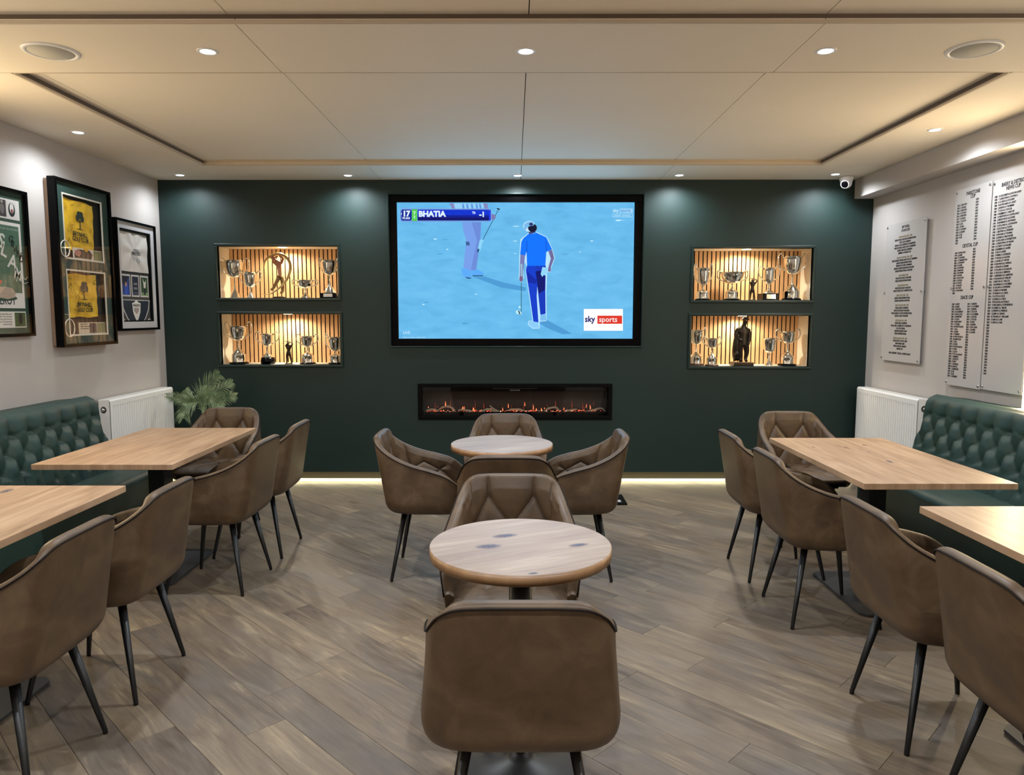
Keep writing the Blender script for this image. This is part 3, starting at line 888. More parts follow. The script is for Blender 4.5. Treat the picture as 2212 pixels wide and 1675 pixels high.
# ================================================================== RADIATORS
def radiator(side, y0, y1, label):
    xw = XL if side > 0 else XR; s = side
    cy = (y0 + y1) / 2
    t = empty('radiator', (xw + s * .07, cy, 0), label=label, cat='radiator')
    L = y1 - y0; z0, z1 = .27, .875
    xf = s * .045
    G = []; n = 660
    flat_ = .028
    for i in range(n + 1):
        y = -L / 2 + L * i / n; q = (y + L / 2 - flat_) / .0333
        inside = flat_ < y + L / 2 < L - flat_
        fl = math.exp(-((q % 1 - .5) / .17) ** 2) if inside else 0
        row = []
        for z in (z0, z0 + .035, z0 + .05, (z0 + z1) / 2, z1 - .058, z1 - .045, z1 - .012):
            k = 0 if (z < z0 + .04 or z > z1 - .05) else 1
            row.append((xf - s * .011 * fl * k, y, z))
        row.append((xf - s * .012, y, z1))
        G.append(row)
    f = MB().grid(G).build('front_panel', M_RAD, t)
    MB().box(-.045, .045 - .012, -L / 2, L / 2, z1 - .006, z1) if False else None
    g = MB()
    x_a, x_b = sorted((xf - s * .012, -s * .045))
    g.box(x_a, x_b, -L / 2 + .002, -L / 2 + .01, z1 - .004, z1); g.box(x_a, x_b, L / 2 - .01, L / 2 - .002, z1 - .004, z1)
    g.box(x_a, x_a + .012, -L / 2, L / 2, z1 - .004, z1); g.box(x_b - .012, x_b, -L / 2, L / 2, z1 - .004, z1)
    k = 60
    for i in range(k):
        y = -L / 2 + .012 + (L - .024) * i / k
        g.box(x_a, x_b, y, y + (L - .024) / k * .6, z1 - .004, z1 - .0005)
    g.build('top_grille', M_RAD, t)
    for e in (-1, 1):
        sp = MB()
        ye = e * L / 2
        # side plate with a round opening near the top at the near end
        pl = []
        if e == -1:
            hole = [( .022 * math.cos(a) + -s * .005, z1 - .075 + .026 * math.sin(a)) for a in [2 * PI * q / 16 for q in range(16)]]
            outer = []
            for a in [2 * PI * q / 16 for q in range(16)]:
                cx_, cz_ = math.cos(a), math.sin(a); m_ = max(abs(cx_), abs(cz_)); outer.append((cx_ / m_ * .04, z1 - .075 + cz_ / m_ * .055))
            b0 = len(sp.v)
            sp.v += [(x, ye, z) for x, z in hole] + [(x, ye, z) for x, z in outer]
            for q in range(16):
                r_ = (q + 1) % 16; sp.f.append((b0 + q, b0 + r_, b0 + 16 + r_, b0 + 16 + q))
            sp.box(-.04, .04, ye - .0005, ye + .0015, z0 + .01, z1 - .13); sp.box(-.04, .04, ye - .0005, ye + .0015, z1 - .02, z1 - .002)
        else: sp.box(-.04, .04, ye - .002, ye, z0 + .01, z1 - .002)
        sp.build('side_panel', M_RAD, t)
    MB().box(-.038, .036, -L / 2 + .012, L / 2 - .012, z0 + .02, z1 - .02).build('convector', mat('convector_grey', (120, 120, 118), .6), t)
    v = MB().tube([(-s * .005, -L / 2 - .012, z1 - .075), (-s * .005, -L / 2 + .02, z1 - .075)], .012, 10).build('valve', M_CHROME, t, True)
    br = MB(); 
    for e in (-1, 1):
        a_, b_ = sorted((-s * .07, -s * .04)); br.box(a_, b_, e * L * .35 - .02, e * L * .35 + .02, z0 + .1, z1 - .1)
    br.build('wall_bracket', M_RAD, t)
    br = MB()
    for e in (-1, 1): br.tube([(0, e * (L / 2 - .06), z0 + .03), (0, e * (L / 2 - .06), 0)], .0075, 8)
    br.build('supply_pipe', M_RAD, t, True)
    return t
radiator(1, 5.36, 6.36, 'white fluted panel radiator on the left wall beside the palm')
radiator(-1, 5.43, 6.40, 'white fluted panel radiator on the right wall in the corner')

# ================================================================== TROPHIES
def trophy(x, y, z, H, R, cupd, hand=None, band=None, foot=None, sq=None, stem_r=.0075, shallow=False, label='', name='trophy_cup', twist=0.0):
    """H rim height, R rim radius, cupd cup depth, hand=(reach, rise), band=(r,h) silver collar, foot=(r,h,mat), sq=(half,h)"""
    t = empty(name, (x, y, z), (0, 0, twist), label=label, cat='trophy', group='silver trophies in the wall niches')
    b0 = 0.0
    if foot:
        MB().lathe([(foot[0], 0), (foot[0], foot[1] * .5), (foot[0] * .9, foot[1])], 28).build('base', foot[2], t, True); b0 = foot[1]
    if sq:
        MB().box(-sq[0], sq[0], -sq[0], sq[0], 0, sq[1]).build('base', M_BLACK, t, bevel=.002)
        pl = MB().box(-sq[0] * .55, sq[0] * .55, -sq[0] - .001, -sq[0], sq[1] * .2, sq[1] * .85).build('name_plate', M_SILVER, t)
        b0 = sq[1]
    if band:
        MB().lathe([(band[0] * 1.03, b0), (band[0], b0 + .004), (band[0], b0 + band[1] - .004), (band[0] * 1.03, b0 + band[1])], 28).build('collar', M_SILVER, t, True); b0 += band[1]
    R *= 1.06; zc = H - cupd; fr = (band[0] if band else (foot[0] * .75 if foot else (sq[0] * .8 if sq else R * .62)))
    sh = zc - b0
    pr = [(fr, b0), (fr * .96, b0 + .004), (fr * .7, b0 + sh * .22), (fr * .34, b0 + sh * .38), (stem_r * 1.5, b0 + sh * .45), (stem_r * 1.9, b0 + sh * .52), (stem_r * .8, b0 + sh * .58), (stem_r * .85, zc - .006), (stem_r * 1.6, zc - .001)]
    body = [(stem_r * 1.2, zc)]
    for k in range(1, 11):
        q = k / 10
        rr = R * (math.sin(q * PI / 2) ** .62) if not shallow else R * (math.sin(q * PI / 2) ** .8)
        rr *= (1 - .05 * math.sin(q * PI)) if q > .5 else 1
        body.append((max(rr, stem_r), zc + cupd * (1 - math.cos(q * PI / 2) ** .85 if q < 1 else 1)))
    body += [(R * 1.04, H), (R * .97, H + .001), (R * .93, H - cupd * .3), (R * .6, zc + cupd * .35), (.001, zc + cupd * .25)]
    MB().lathe(pr, 28).build('stem', M_SILVER, t, True)
    MB().lathe(body, 32).build('bowl', M_SILVER, t, True)
    if hand:
        reach, rise = hand
        for s in (-1, 1):
            pts = [(s * R * .98, 0, H - cupd * .12), (s * (R + (reach - R) * .35), 0, H + rise), (s * (R + (reach - R) * .85), 0, H + rise * .7),
                   (s * reach, 0, H - cupd * .18), (s * (reach - (reach - R) * .25), 0, H - cupd * .5), (s * R * .72, 0, H - cupd * .82)]
            MB().tube(spline(pts, 20), .0052, 7).build('handle', M_SILVER, t, True)
    return t
K = .00425
FL = dict(a=1.652, b=1.062, c=1.632, d=1.047)
def tx(px): return on_y(px, 600, 6.585)[0]
TY = 6.585
FT = lambda r, h, m=M_BLACK: (r * K, h * K, m)
M_BROWNBASE = mat('brown_base', (70, 40, 26), .35)
trophy(tx(507), TY, FL['a'], 78 * K, 17.5 * K, 36 * K, (31 * K, 4 * K), label='tall two-handled silver cup at the left end of upper left niche')
trophy(tx(543), TY - .03, FL['a'], 53 * K, 12.5 * K, 31 * K, (23 * K, 2 * K), label='small round silver cup beside the tall one in upper left niche')
trophy(tx(660), TY - .02, FL['a'], 37 * K, 16 * K, 17 * K, (27 * K, 0), shallow=True, label='low wide silver bowl with angular handles in upper left niche')
trophy(tx(713), TY - .02, FL['a'], 78 * K, 15.5 * K, 31 * K, (19 * K, 5 * K), sq=(17 * K, 10 * K), label='silver cup on square black plinth at right end of upper left niche')
trophy(tx(510), TY, FL['b'], 80 * K, 17 * K, 31 * K, (29 * K, 8 * K), band=(14.5 * K, 16 * K), foot=FT(20, 4), label='tallest silver cup at the left end of lower left niche')
trophy(tx(573), TY, FL['b'], 64 * K, 12 * K, 27 * K, (25 * K, 3 * K), foot=(15 * K, 14 * K, M_BLACK), label='small silver cup with wide wire handles on a black drum base')
trophy(tx(660), TY, FL['b'], 59 * K, 13 * K, 24 * K, (23 * K, 3 * K), band=(12.5 * K, 15 * K), foot=FT(17, 3), label='silver cup between golfer figure and end cup in lower left niche')
trophy(tx(721), TY, FL['b'], 57 * K, 14.5 * K, 31 * K, (20 * K, 8 * K), band=(13 * K, 14 * K), foot=FT(16, 3), label='stout banded silver cup at right end of lower left niche')
trophy(tx(1519), TY, FL['c'], 67 * K, 13 * K, 37 * K, (19 * K, 9 * K), band=(13 * K, 14 * K), foot=FT(16, 3), label='slim silver cup at the left end of upper right niche')
trophy(tx(1582), TY, FL['c'], 58 * K, 23 * K, 24 * K, (32 * K, 3 * K), band=(13 * K, 14 * K), foot=FT(17, 3), shallow=True, label='wide silver rose bowl on stem in upper right niche')
trophy(tx(1661), TY, FL['c'], 67 * K, 11 * K, 34 * K, (22 * K, 3 * K), sq=(17 * K, 14 * K), label='slender silver cup on square black plinth in upper right niche')
trophy(tx(1711), TY, FL['c'], 91 * K, 18 * K, 38 * K, (30 * K, 5 * K), band=(16 * K, 15 * K), foot=FT(20, 4), label='largest silver cup at the right end of upper right niche')
trophy(tx(1509), TY + .02, FL['d'], 75 * K, 14 * K, 31 * K, (19 * K, 5 * K), band=(13 * K, 14 * K), foot=(17 * K, 4 * K, M_BROWNBASE), label='tall silver cup on brown foot at left end of lower right niche')
trophy(tx(1540), TY - .03, FL['d'], 58 * K, 11.5 * K, 21 * K, (19 * K, 3 * K), band=(11 * K, 13 * K), foot=(14.5 * K, 3 * K, M_BROWNBASE), label='small silver cup on brown foot left of the bronze statue')
trophy(tx(1667), TY, FL['d'], 58 * K, 13.5 * K, 31 * K, None, label='plain silver goblet without handles right of the bronze statue')
trophy(tx(1707), TY, FL['d'], 72 * K, 14.5 * K, 26 * K, (26 * K, 5 * K), band=(13 * K, 14 * K), foot=FT(19, 4), label='silver cup on black foot at right end of lower right niche')

# ---- golfer figures
def golfer(x, z, H, label, mirror=1):
    t = empty('golfer_figurine', (x, TY - .01, z), label=label, cat='figurine')
    k = H / 1.0; m = mirror
    def p(a, b, c, r): return ((a * m * k, b * k, c * k), r * k)
    hip = p(0, 0, .47, .075)
    skin('body', [[hip, p(.01, .02, .62, .075), p(.02, 0, .76, .085), p(.01, -.01, .83, .04), p(-.01, -.02, .89, .055), p(-.015, -.02, .95, .05)],
                  [hip, p(.06, 0, .40, .065), p(.09, 0, .25, .045), p(.13, 0, .06, .03), p(.10, -.05, .025, .028)],
                  [hip, p(-.06, 0, .40, .065), p(-.07, 0, .25, .045), p(-.08, 0, .06, .03), p(-.10, -.06, .025, .028)],
                  [p(.02, 0, .76, .085), p(-.09, -.02, .78, .045), p(-.03, -.08, .86, .03), p(.08, -.06, .93, .024), p(.13, -.04, .96, .028)],
                  [p(.02, 0, .76, .085), p(.13, 0, .78, .045), p(.20, -.03, .86, .032), p(.14, -.035, .95, .026)]], M_BRONZE, t, 1)
    MB().tube([(.13 * m * k, -.04 * k, .96 * k), (-.1 * m * k, .02 * k, 1.0 * k), (-.30 * m * k, .06 * k, .87 * k)], .008 * k, 6).build('golf_club', M_BRONZE, t, True)
    MB().lathe([(.17 * k, 0), (.17 * k, .02 * k), (.15 * k, .03 * k)], 20).build('base', M_BRONZE, t, True)
    MB().lathe([(.062 * k, 0), (.058 * k, .03 * k), (.001, .045 * k)], 14, (-.015 * m * k, -.025 * k, .96 * k)).build('cap', M_BRONZE, t, True)
    return t
golfer(tx(619), FL['b'], 49 * K, 'small bronze golfer figurine mid-swing in lower left niche')
golfer(tx(1625), FL['c'], 46 * K, 'small bronze golfer figurine mid-swing in upper right niche', 1)
# standing golfer statue with bag
t = empty('golfer_statue', (tx(1606), TY - .02, FL['d']), label='large dark bronze statue of a standing golfer in cap with golf bag', cat='statue')
k = 104 * K
def p(a, b, c, r): return ((a * k, b * k, c * k), r * k)
MB().box(-.20 * k, .20 * k, -.16 * k, .16 * k, 0, .075 * k).build('base', M_BRONZE, t, bevel=.004)
hip = p(.02, 0, .50, .085)
skin('body', [[hip, p(.02, 0, .60, .085), p(.01, 0, .72, .10), p(.015, -.01, .79, .06), p(.03, -.02, .84, .038), p(.04, -.03, .885, .055), p(.045, -.035, .925, .05)],
              [hip, p(.075, 0, .42, .075), p(.10, 0, .28, .055), p(.075, 0, .13, .036), p(.085, -.06, .095, .032)],
              [hip, p(-.035, -.01, .42, .075), p(-.05, -.01, .28, .055), p(-.03, 0, .13, .036), p(-.04, -.06, .095, .032)],
              [p(.01, 0, .72, .10), p(-.10, 0, .72, .055), p(-.15, -.02, .60, .042), p(-.07, -.09, .53, .034), p(-.02, -.11, .50, .034)],
              [p(.01, 0, .72, .10), p(.12, 0, .71, .055), p(.145, -.02, .58, .042), p(.11, -.06, .46, .03), p(.10, -.07, .42, .032)]], M_BRONZE, t, 2)
MB().lathe([(.001, .06 * k), (.04 * k, .055 * k), (.062 * k, .03 * k), (.066 * k, 0), (.001, .002)], 18, (.045 * k, -.035 * k, .925 * k)).box(-.01 * k, .1 * k, -.13 * k, -.05 * k, .925 * k, .932 * k).build('cap', M_BRONZE, t, True)
MB().tube(spline([(-.10 * k, .03 * k, .11 * k), (-.125 * k, .0, .3 * k), (-.12 * k, -.02 * k, .5 * k), (-.08 * k, 0, .66 * k)], 10), [.055 * k, .07 * k, .072 * k, .072 * k, .07 * k, .068 * k, .066 * k, .064 * k, .06 * k, .056 * k, .05 * k], 14).build('golf_bag', M_BRONZE, t, True)
MB().lathe([(.001, .0), (.035 * k, .01 * k), (.05 * k, .05 * k), (.03 * k, .09 * k), (.001, .1 * k)], 12, (-.12 * k, -.06 * k, .2 * k)).build('bag_pocket', M_BRONZE, t, True)
# swing figurine in sweeping ring
t = empty('golf_swing_sculpture', (tx(603), TY - .02, FL['a']), label='coloured sculpture of a swinging golfer inside a sweeping gold arc', cat='figurine')
M_GOLD = mat('antique_gold', (176, 152, 104), .3, .6); M_PINK = mat('dusky_pink', (178, 120, 96), .45, .1); M_TROUSER = mat('tan_trousers', (140, 108, 66), .5, .1)
q = .00425 / 5.584
def s2(x, z, y=0): return ((x - 940) * q, y, (740 - z) * q)
pts = [s2(*a) for a in ((780, 395, -.02), (800, 310, -.02), (880, 250, -.01), (980, 235, .0), (1060, 300, .01), (1080, 400, .01), (1040, 520, .0), (960, 620, -.02), (860, 690, -.04), (770, 700, -.05))]
sp = spline(pts, 40)
MB().tube(sp, [.004 + .0175 * math.sin(PI * min(1, i / 40 + .04)) ** .8 for i in range(41)], 10, flat=.6).build('sweeping_arc', M_GOLD, t, True)
skin('body', [[(s2(962, 510), 0.0169), (s2(955, 400), 0.0195), (s2(935, 335), 0.0221), (s2(905, 290), 0.0104), (s2(870, 268), 0.0182), (s2(850, 255), 0.0156)],
              [(s2(935, 335), 0.0221), (s2(985, 330), 0.0130), (s2(1010, 280, -.02), 0.0104), (s2(960, 250, -.02), 0.0091)],
              [(s2(935, 335), 0.0221), (s2(890, 330, -.02), 0.0117), (s2(900, 290, -.035), 0.0091), (s2(955, 255, -.03), 0.0091)]], M_PINK, t, 1)
skin('legs', [[(s2(965, 460), 0.0234), (s2(925, 550, -.01), 0.0169), (s2(880, 630, -.01), 0.0130), (s2(850, 650, -.02), 0.0117)],
              [(s2(965, 460), 0.0234), (s2(985, 560, .01), 0.0182), (s2(985, 660, .01), 0.0130), (s2(960, 690, -.01), 0.0130)]], M_TROUSER, t, 1)
MB().ball(s2(855, 262, -.005), .014, .014, .007).build('cap', M_GOLD, t, True)
MB().lathe([(.05, 0), (.05, .006), (.04, .012), (.001, .014)], 24).build('base', M_BRONZE, t, True).scale = (1.15, .8, 1)
MB().ball(s2(958, 690, -.05), .005, .005, .005).build('golf_ball', M_GOLD, t, True)

# ================================================================== TELEVISION
TVC = (.0105, 1.884)
tv = empty('television', (TVC[0], YB + .03, TVC[1]), (PI / 2, 0, 0), label='large wall-recessed television showing blue golf broadcast with two golfers', cat='television')
frame_boxes(MB(), -1.098, 1.115, -.655, .660, .062, -.05, .008).build('bezel', M_BLACK, tv, bevel=.003)
M_TVBG = tv_bg()
scr = MB().box(-1.046, 1.046, -.598, .598, -.02, -.004).build('screen', M_TVBG, tv)
scr['label'] = 'lit screen with golf broadcast'
Z = .0
def c4(x, y):                       # crop reading -> screen plane
    X, Zz = on_y(820 + x / 3.749, 400 + y / 3.749, YB + .03); return (X - TVC[0], Zz - TVC[1])
lay = [-.004]
def sp_(name, pts, rgb, k=1.0, raw=False, parent=None):
    lay[0] += .00025
    return poly(name, pts if raw else [c4(*p_) for p_ in pts], lay[0], screen(rgb, k), parent or scr, .0002)
def spt(name, body, x, y, size, rgb, **kw):
    lay[0] += .00025
    X, Y = c4(x, y)
    return text(name, body, size, screen(rgb), scr, (X, Y, lay[0] + .0003), depth=.0001, **kw)
def sell(name, cx, cy, rx, ry, rgb, rot=0):
    return sp_(name, ell(cx, cy, rx, ry, 22, rot), rgb)
# painted glints of light on the screen, and turf marks
for (x, y, a, b) in ((1105, 333, 28, 3), (1098, 454, 16, 3), (1098, 555, 12, 2), (450, 437, 14, 4), (548, 521, 8, 4), (1718, 453, 12, 4), (1622, 542, 7, 3), (355, 968, 10, 4), (780, 883, 12, 3)):
    sell('screen_glint', x, y, a, b, (206, 244, 252))
for (x, y, a, b) in ((530, 442, 30, 4), (490, 558, 28, 4), (690, 1122, 26, 8), (1500, 560, 26, 4), (380, 950, 20, 6)):
    sell('turf_mark', x, y, a, b, (88, 164, 216))
# shadows on the turf in the broadcast
sp_('turf_shadow', [(740, 738), (850, 742), (1010, 790), (1190, 830), (1180, 860), (980, 830), (840, 775)], (78, 156, 214))
sp_('turf_shadow', [(1290, 1118), (1350, 1090), (1480, 1160), (1560, 1205), (1480, 1208), (1360, 1160)], (78, 156, 214))
# golfer at upper left
LB = (112, 158, 238)
sp_('distant_golfer', [(668, 300), (822, 300), (818, 440), (800, 560), (785, 640), (782, 680), (735, 698), (678, 670), (690, 560), (702, 440), (680, 380)], (120, 160, 236))
sp_('trouser_fold', [(745, 300), (822, 300), (812, 470), (782, 690), (740, 690), (765, 560), (790, 450)], (108, 140, 218))
sp_('distant_shirt', [(600, 148), (850, 148), (838, 196), (612, 196)], (150, 208, 246))
for a in (668, 702, 740, 778, 806): sp_('shirt_pleat', [(a, 152), (a + 12, 152), (a + 20, 190), (a + 4, 190)], (86, 148, 224))
sp_('forearm', [(566, 148), (600, 148), (612, 194), (586, 190)], (134, 136, 190))
sp_('forearm', [(838, 148), (872, 148), (880, 196), (852, 196)], (134, 136, 190))
sp_('trouser_emblem', [(697, 458), (725, 460), (732, 488), (702, 490)], (60, 96, 150))
sp_('shoe', [(662, 672), (735, 688), (742, 752), (705, 752), (668, 725)], (92, 172, 250))
sp_('shoe', [(738, 700), (790, 682), (842, 712), (838, 734), (748, 734)], (92, 172, 250))
sp_('shoe_sole', [(690, 744), (742, 752), (742, 758), (712, 758)], (30, 70, 110))
sp_('shoe_sole', [(748, 731), (838, 731), (838, 738), (760, 738)], (30, 70, 110))
sp_('club_shaft', stroke((962, 200), (838, 440), 5), (44, 84, 112))
sp_('club_head', stroke((950, 190), (974, 198), 10), (24, 40, 60))
sp_('hand', [(905, 235), (930, 240), (942, 262), (925, 285), (903, 275)], (126, 120, 176))
sp_('club_grip', [(812, 442), (842, 446), (812, 540), (792, 532)], (140, 212, 250))
sp_('club_grip_band', [(795, 515), (810, 520), (802, 545), (788, 540)], (40, 80, 120))
# golfer in blue
sp_('golfer_outline', [(1140, 440), (1210, 385), (1268, 378), (1356, 420), (1400, 522), (1420, 592), (1392, 665), (1388, 706), (1358, 706), (1350, 860), (1352, 1048), (1352, 1102), (1296, 1106), (1296, 1162), (1240, 1164), (1200, 1132), (1206, 1098), (1238, 1100), (1208, 880), (1180, 690), (1190, 660), (1164, 600), (1166, 760), (1128, 770), (1130, 600), (1132, 560)], (186, 230, 252))
sp_('arm', [(1140, 562), (1178, 568), (1170, 640), (1162, 700), (1160, 762), (1134, 768), (1136, 660)], (120, 124, 182))
sp_('arm', [(1366, 535), (1396, 524), (1414, 592), (1388, 662), (1386, 702), (1362, 700), (1366, 668), (1386, 596)], (112, 108, 160))
sp_('trouser_leg', [(1194, 652), (1280, 652), (1280, 780), (1272, 900), (1286, 1112), (1246, 1112), (1214, 880), (1184, 690)], (14, 62, 206))
sp_('trouser_leg', [(1262, 652), (1346, 652), (1342, 850), (1344, 1042), (1302, 1052), (1284, 880), (1270, 760)], (14, 56, 190))
sp_('trouser_shadow', [(1262, 700), (1320, 690), (1340, 730), (1338, 850), (1290, 880), (1274, 780)], (8, 20, 112))
sp_('trouser_shadow', [(1194, 700), (1240, 740), (1270, 770), (1268, 800), (1200, 790)], (12, 40, 170))
sp_('shirt', [(1205, 396), (1238, 382), (1268, 386), (1350, 424), (1396, 522), (1350, 542), (1342, 655), (1194, 655), (1190, 520), (1182, 570), (1138, 562), (1148, 462), (1164, 432)], (10, 116, 255))
sp_('sleeve_fold', [(1190, 450), (1196, 455), (1194, 560), (1186, 540)], (6, 88, 220))
sp_('sleeve_fold', [(1344, 450), (1350, 445), (1356, 535), (1350, 542)], (6, 88, 220))
sp_('collar', [(1208, 400), (1240, 380), (1270, 384), (1262, 398), (1230, 396)], (60, 150, 255))
sp_('neck', [(1200, 360), (1262, 360), (1262, 384), (1212, 400)], (70, 70, 120))
sell('cap_outline', 1212, 335, 50, 44, (196, 232, 252))
sell('hair', 1238, 348, 36, 34, (16, 20, 50))
sp_('cap', [(1168, 360), (1170, 322), (1192, 300), (1228, 296), (1250, 312), (1248, 328), (1210, 335), (1192, 350), (1176, 372)], (120, 186, 236))
sell('cap_badge', 1226, 318, 16, 12, (40, 50, 110))
sp_('glove', [(1318, 664), (1362, 672), (1348, 738), (1330, 728), (1318, 745), (1304, 722)], (146, 216, 252))
sp_('shoe', [(1210, 1102), (1240, 1104), (1285, 1112), (1292, 1156), (1242, 1158), (1206, 1130)], (140, 206, 248))
sp_('shoe', [(1302, 1050), (1345, 1045), (1350, 1096), (1300, 1100)], (124, 190, 240))
sp_('club_shaft', stroke((1149, 640), (1147, 1040), 6), (60, 110, 120))
sp_('club_grip', [(1141, 640), (1157, 640), (1155, 790), (1144, 790)], (150, 190, 210))
sell('hand', 1146, 760, 15, 22, (126, 96, 140))
sp_('club_head', [(1102, 1020), (1125, 1012), (1148, 1030), (1150, 1050), (1128, 1048), (1106, 1042)], (190, 236, 246))
sp_('club_head_shadow', [(1120, 1018), (1130, 1018), (1142, 1048), (1132, 1048)], (30, 60, 80))
sell('golf_ball', 1134, 990, 9, 12, (180, 230, 250))
# score banner
def c4rr(x0, y0, x1, y1, r): return rrect(x0, y0, x1, y1, r)
sp_('score_banner', rrect(168, 192, 906, 298, 22), (146, 196, 250))
sp_('banner_outline', rrect(171, 195, 903, 295, 20), (30, 50, 150))
sp_('banner_inner_line', rrect(174, 198, 900, 292, 18), (136, 170, 240))
sp_('hole_cell', rrect(178, 201, 262, 289, 12), (12, 36, 150))
sp_('tee_cell', rect(263, 198, 306, 292), (88, 208, 84))
sp_('name_cell', rrect(308, 201, 886, 289, 8), (12, 52, 210))
sp_('name_cell_shade', rect(310, 246, 886, 288), (8, 26, 146))
sp_('name_cell_shade', rect(310, 266, 886, 288), (6, 16, 100))
sp_('banner_end', rrect(886, 201, 899, 289, 5), (20, 56, 240))
W = (224, 242, 255)
spt('score_lettering', '17', 218, 253, .064, W, align='CENTER', bold=.0035)
spt('score_lettering', 'P3.363', 218, 277, .024, W, align='CENTER', bold=.001)
spt('score_lettering', 'T', 284, 240, .036, W, align='CENTER', bold=.001)
spt('score_lettering', '2', 284, 268, .028, W, align='CENTER', bold=.001)
spt('score_lettering', 'BHATIA', 318, 256, .066, W, bold=.0035, wide=1.02)
spt('score_lettering', 'T6', 750, 234, .026, W, bold=.0012)
spt('score_lettering', '-1', 808, 258, .060, W, bold=.003)
sp_('banner_arrow', [(176, 226), (184, 235), (176, 244)], W)
# channel mark, top right
GW = (190, 230, 252)
spt('channel_lettering', 'sky', 1886, 220, .040, GW, bold=.001)
sp_('channel_box', rect(1944, 192, 2048, 226), (160, 212, 246))
spt('channel_lettering', 'sports', 1950, 218, .034, (84, 160, 222), bold=.0008)
for a in (rect(1886, 232, 2046, 235), rect(1886, 260, 2046, 263), rect(1886, 232, 1889, 263), rect(2043, 232, 2046, 263)): sp_('channel_outline', a, GW)
spt('channel_lettering', 'main event', 1898, 256, .032, GW)
spt('channel_lettering', 'LIVE', 1938, 290, .018, GW, spacing=1.5)
sell('screen_glint', 1930, 288, 24, 5, (220, 248, 255))
# bottom left
spt('broadcast_lettering', 'LIVE', 192, 1206, .034, GW, bold=.0008)
spt('broadcast_lettering', 'FEATURED GROUPS', 192, 1241, .020, GW, spacing=1.15)
# white logo card
sp_('logo_card', rect(1652, 1004, 1968, 1180), (255, 255, 255))
sp_('logo_red_box', rrect(1762, 1058, 1961, 1124, 3), (226, 58, 44))
spt('logo_lettering', 'sky', 1660, 1108, .074, (40, 34, 110), bold=.0022, wide=.93)
spt('logo_lettering', 'sports', 1774, 1108, .066, (252, 244, 244), bold=.0008, wide=.97)
lamp('screen_bulb', 'AREA', (0, 0, .03), 9, (.45, .75, 1.0), tv, 2.05, size_y=1.15, rot=(PI, 0, 0)).rotation_euler = (PI, 0, 0)
tv.children[-1].rotation_euler = (0, PI, 0)

# ================================================================== FIREPLACE
fp = empty('electric_fireplace', (.01, YB, .728), label='long black recessed electric fireplace with glowing embers below the television', cat='fireplace')
fb = frame_boxes(MB(), -.868, .868, -.163, .164, .034, -.03, .012).build('surround', M_BLACKMATT, fp, bevel=.003); fb.rotation_euler = (PI / 2, 0, 0)
b = MB(); x0, x1, z0, z1 = -.836, .836, -.13, .131
b.box(x0, x1, .19, .2, z0, z1); b.box(x0 - .01, x0, 0.01, .2, z0, z1); b.box(x1, x1 + .01, 0.01, .2, z0, z1); b.box(x0, x1, .01, .2, z0 - .01, z0); b.box(x0, x1, .01, .2, z1, z1 + .01)
b.build('firebox', mat('firebox_black', (26, 25, 26), .55), fp)
b = MB().box(x0, x1, .03, .045, z1 - .04, z1); b.box(x0, x1, .03, .045, z0, z0 + .028); b.box(x0, x0 + .012, .03, .045, z0, z1); b.box(x1 - .012, x1, .03, .045, z0, z1)
b.build('inner_frame', M_BLACK, fp)
MB().box(-.2, .2, .025, .03, z1 - .018, z1 - .010).build('heater_vent', mat('vent_grey', (48, 46, 46), .4), fp)
tt = text('maker_lettering', 'EVOLUTION FIRES', .011, mat('grey_lettering', (170, 170, 170), .5), fp, (0, .0285, z1 - .034), 'CENTER', bold=.0002); tt.rotation_euler = (PI / 2, 0, 0)
M_DRIFT = mat('driftwood', (150, 138, 122), .8)
bump(M_DRIFT, noise(M_DRIFT, coords(M_DRIFT, 'Object', (20, 120, 120)).outputs[0], 1.0, 3), .5, .004)
def c6(x, y, Y=.09):
    X, Zz = on_y(890 + x / 5.027, 815 + y / 5.027, YB + Y); return (X - .01, Y, Zz - .728)
LOGS = [[(120, 385), (180, 358), (240, 352), (320, 388)], [(250, 360), (310, 385), (380, 392)], [(285, 352), (350, 322), (425, 326), (470, 380), (515, 392)], [(500, 362), (560, 356), (640, 372), (700, 390)],
        [(690, 390), (760, 372), (820, 350), (900, 376), (1000, 386)], [(845, 308), (880, 342), (930, 370), (985, 382)], [(1000, 384), (1080, 352), (1180, 356), (1240, 382)], [(1160, 360), (1300, 378), (1420, 388)],
        [(1430, 378), (1480, 342), (1560, 330), (1605, 380)], [(1590, 385), (1660, 380), (1720, 358), (1790, 348)], [(1840, 384), (1930, 366), (2000, 352), (2060, 340), (2108, 386)]]
rr = random.Random(5)
for lg in LOGS:
    Y = .085 + rr.uniform(-.02, .02)
    pts = spline([c6(x, y, Y) for x, y in lg], 12)
    MB().tube([(a + rr.uniform(-.002, .002), b_, c + rr.uniform(-.0015, .0015)) for a, b_, c in pts], [(.004 + .006 * math.sin(PI * (i + 1.2) / 14.4)) * rr.uniform(.85, 1.15) for i in range(13)], 7).build('driftwood_piece', M_DRIFT, fp, True)
M_FLAME = mat('flame', (0, 0, 0), .5, emit=(255, 124, 76), strength=1.8)
M_FLAMED = mat('flame_dim', (0, 0, 0), .5, emit=(176, 62, 38), strength=.8)
M_EMBER = mat('ember', (40, 10, 5), .6, emit=(255, 96, 56), strength=2.0)
M_EMBERH = mat('ember_hot', (40, 10, 5), .6, emit=(255, 214, 180), strength=1.6)
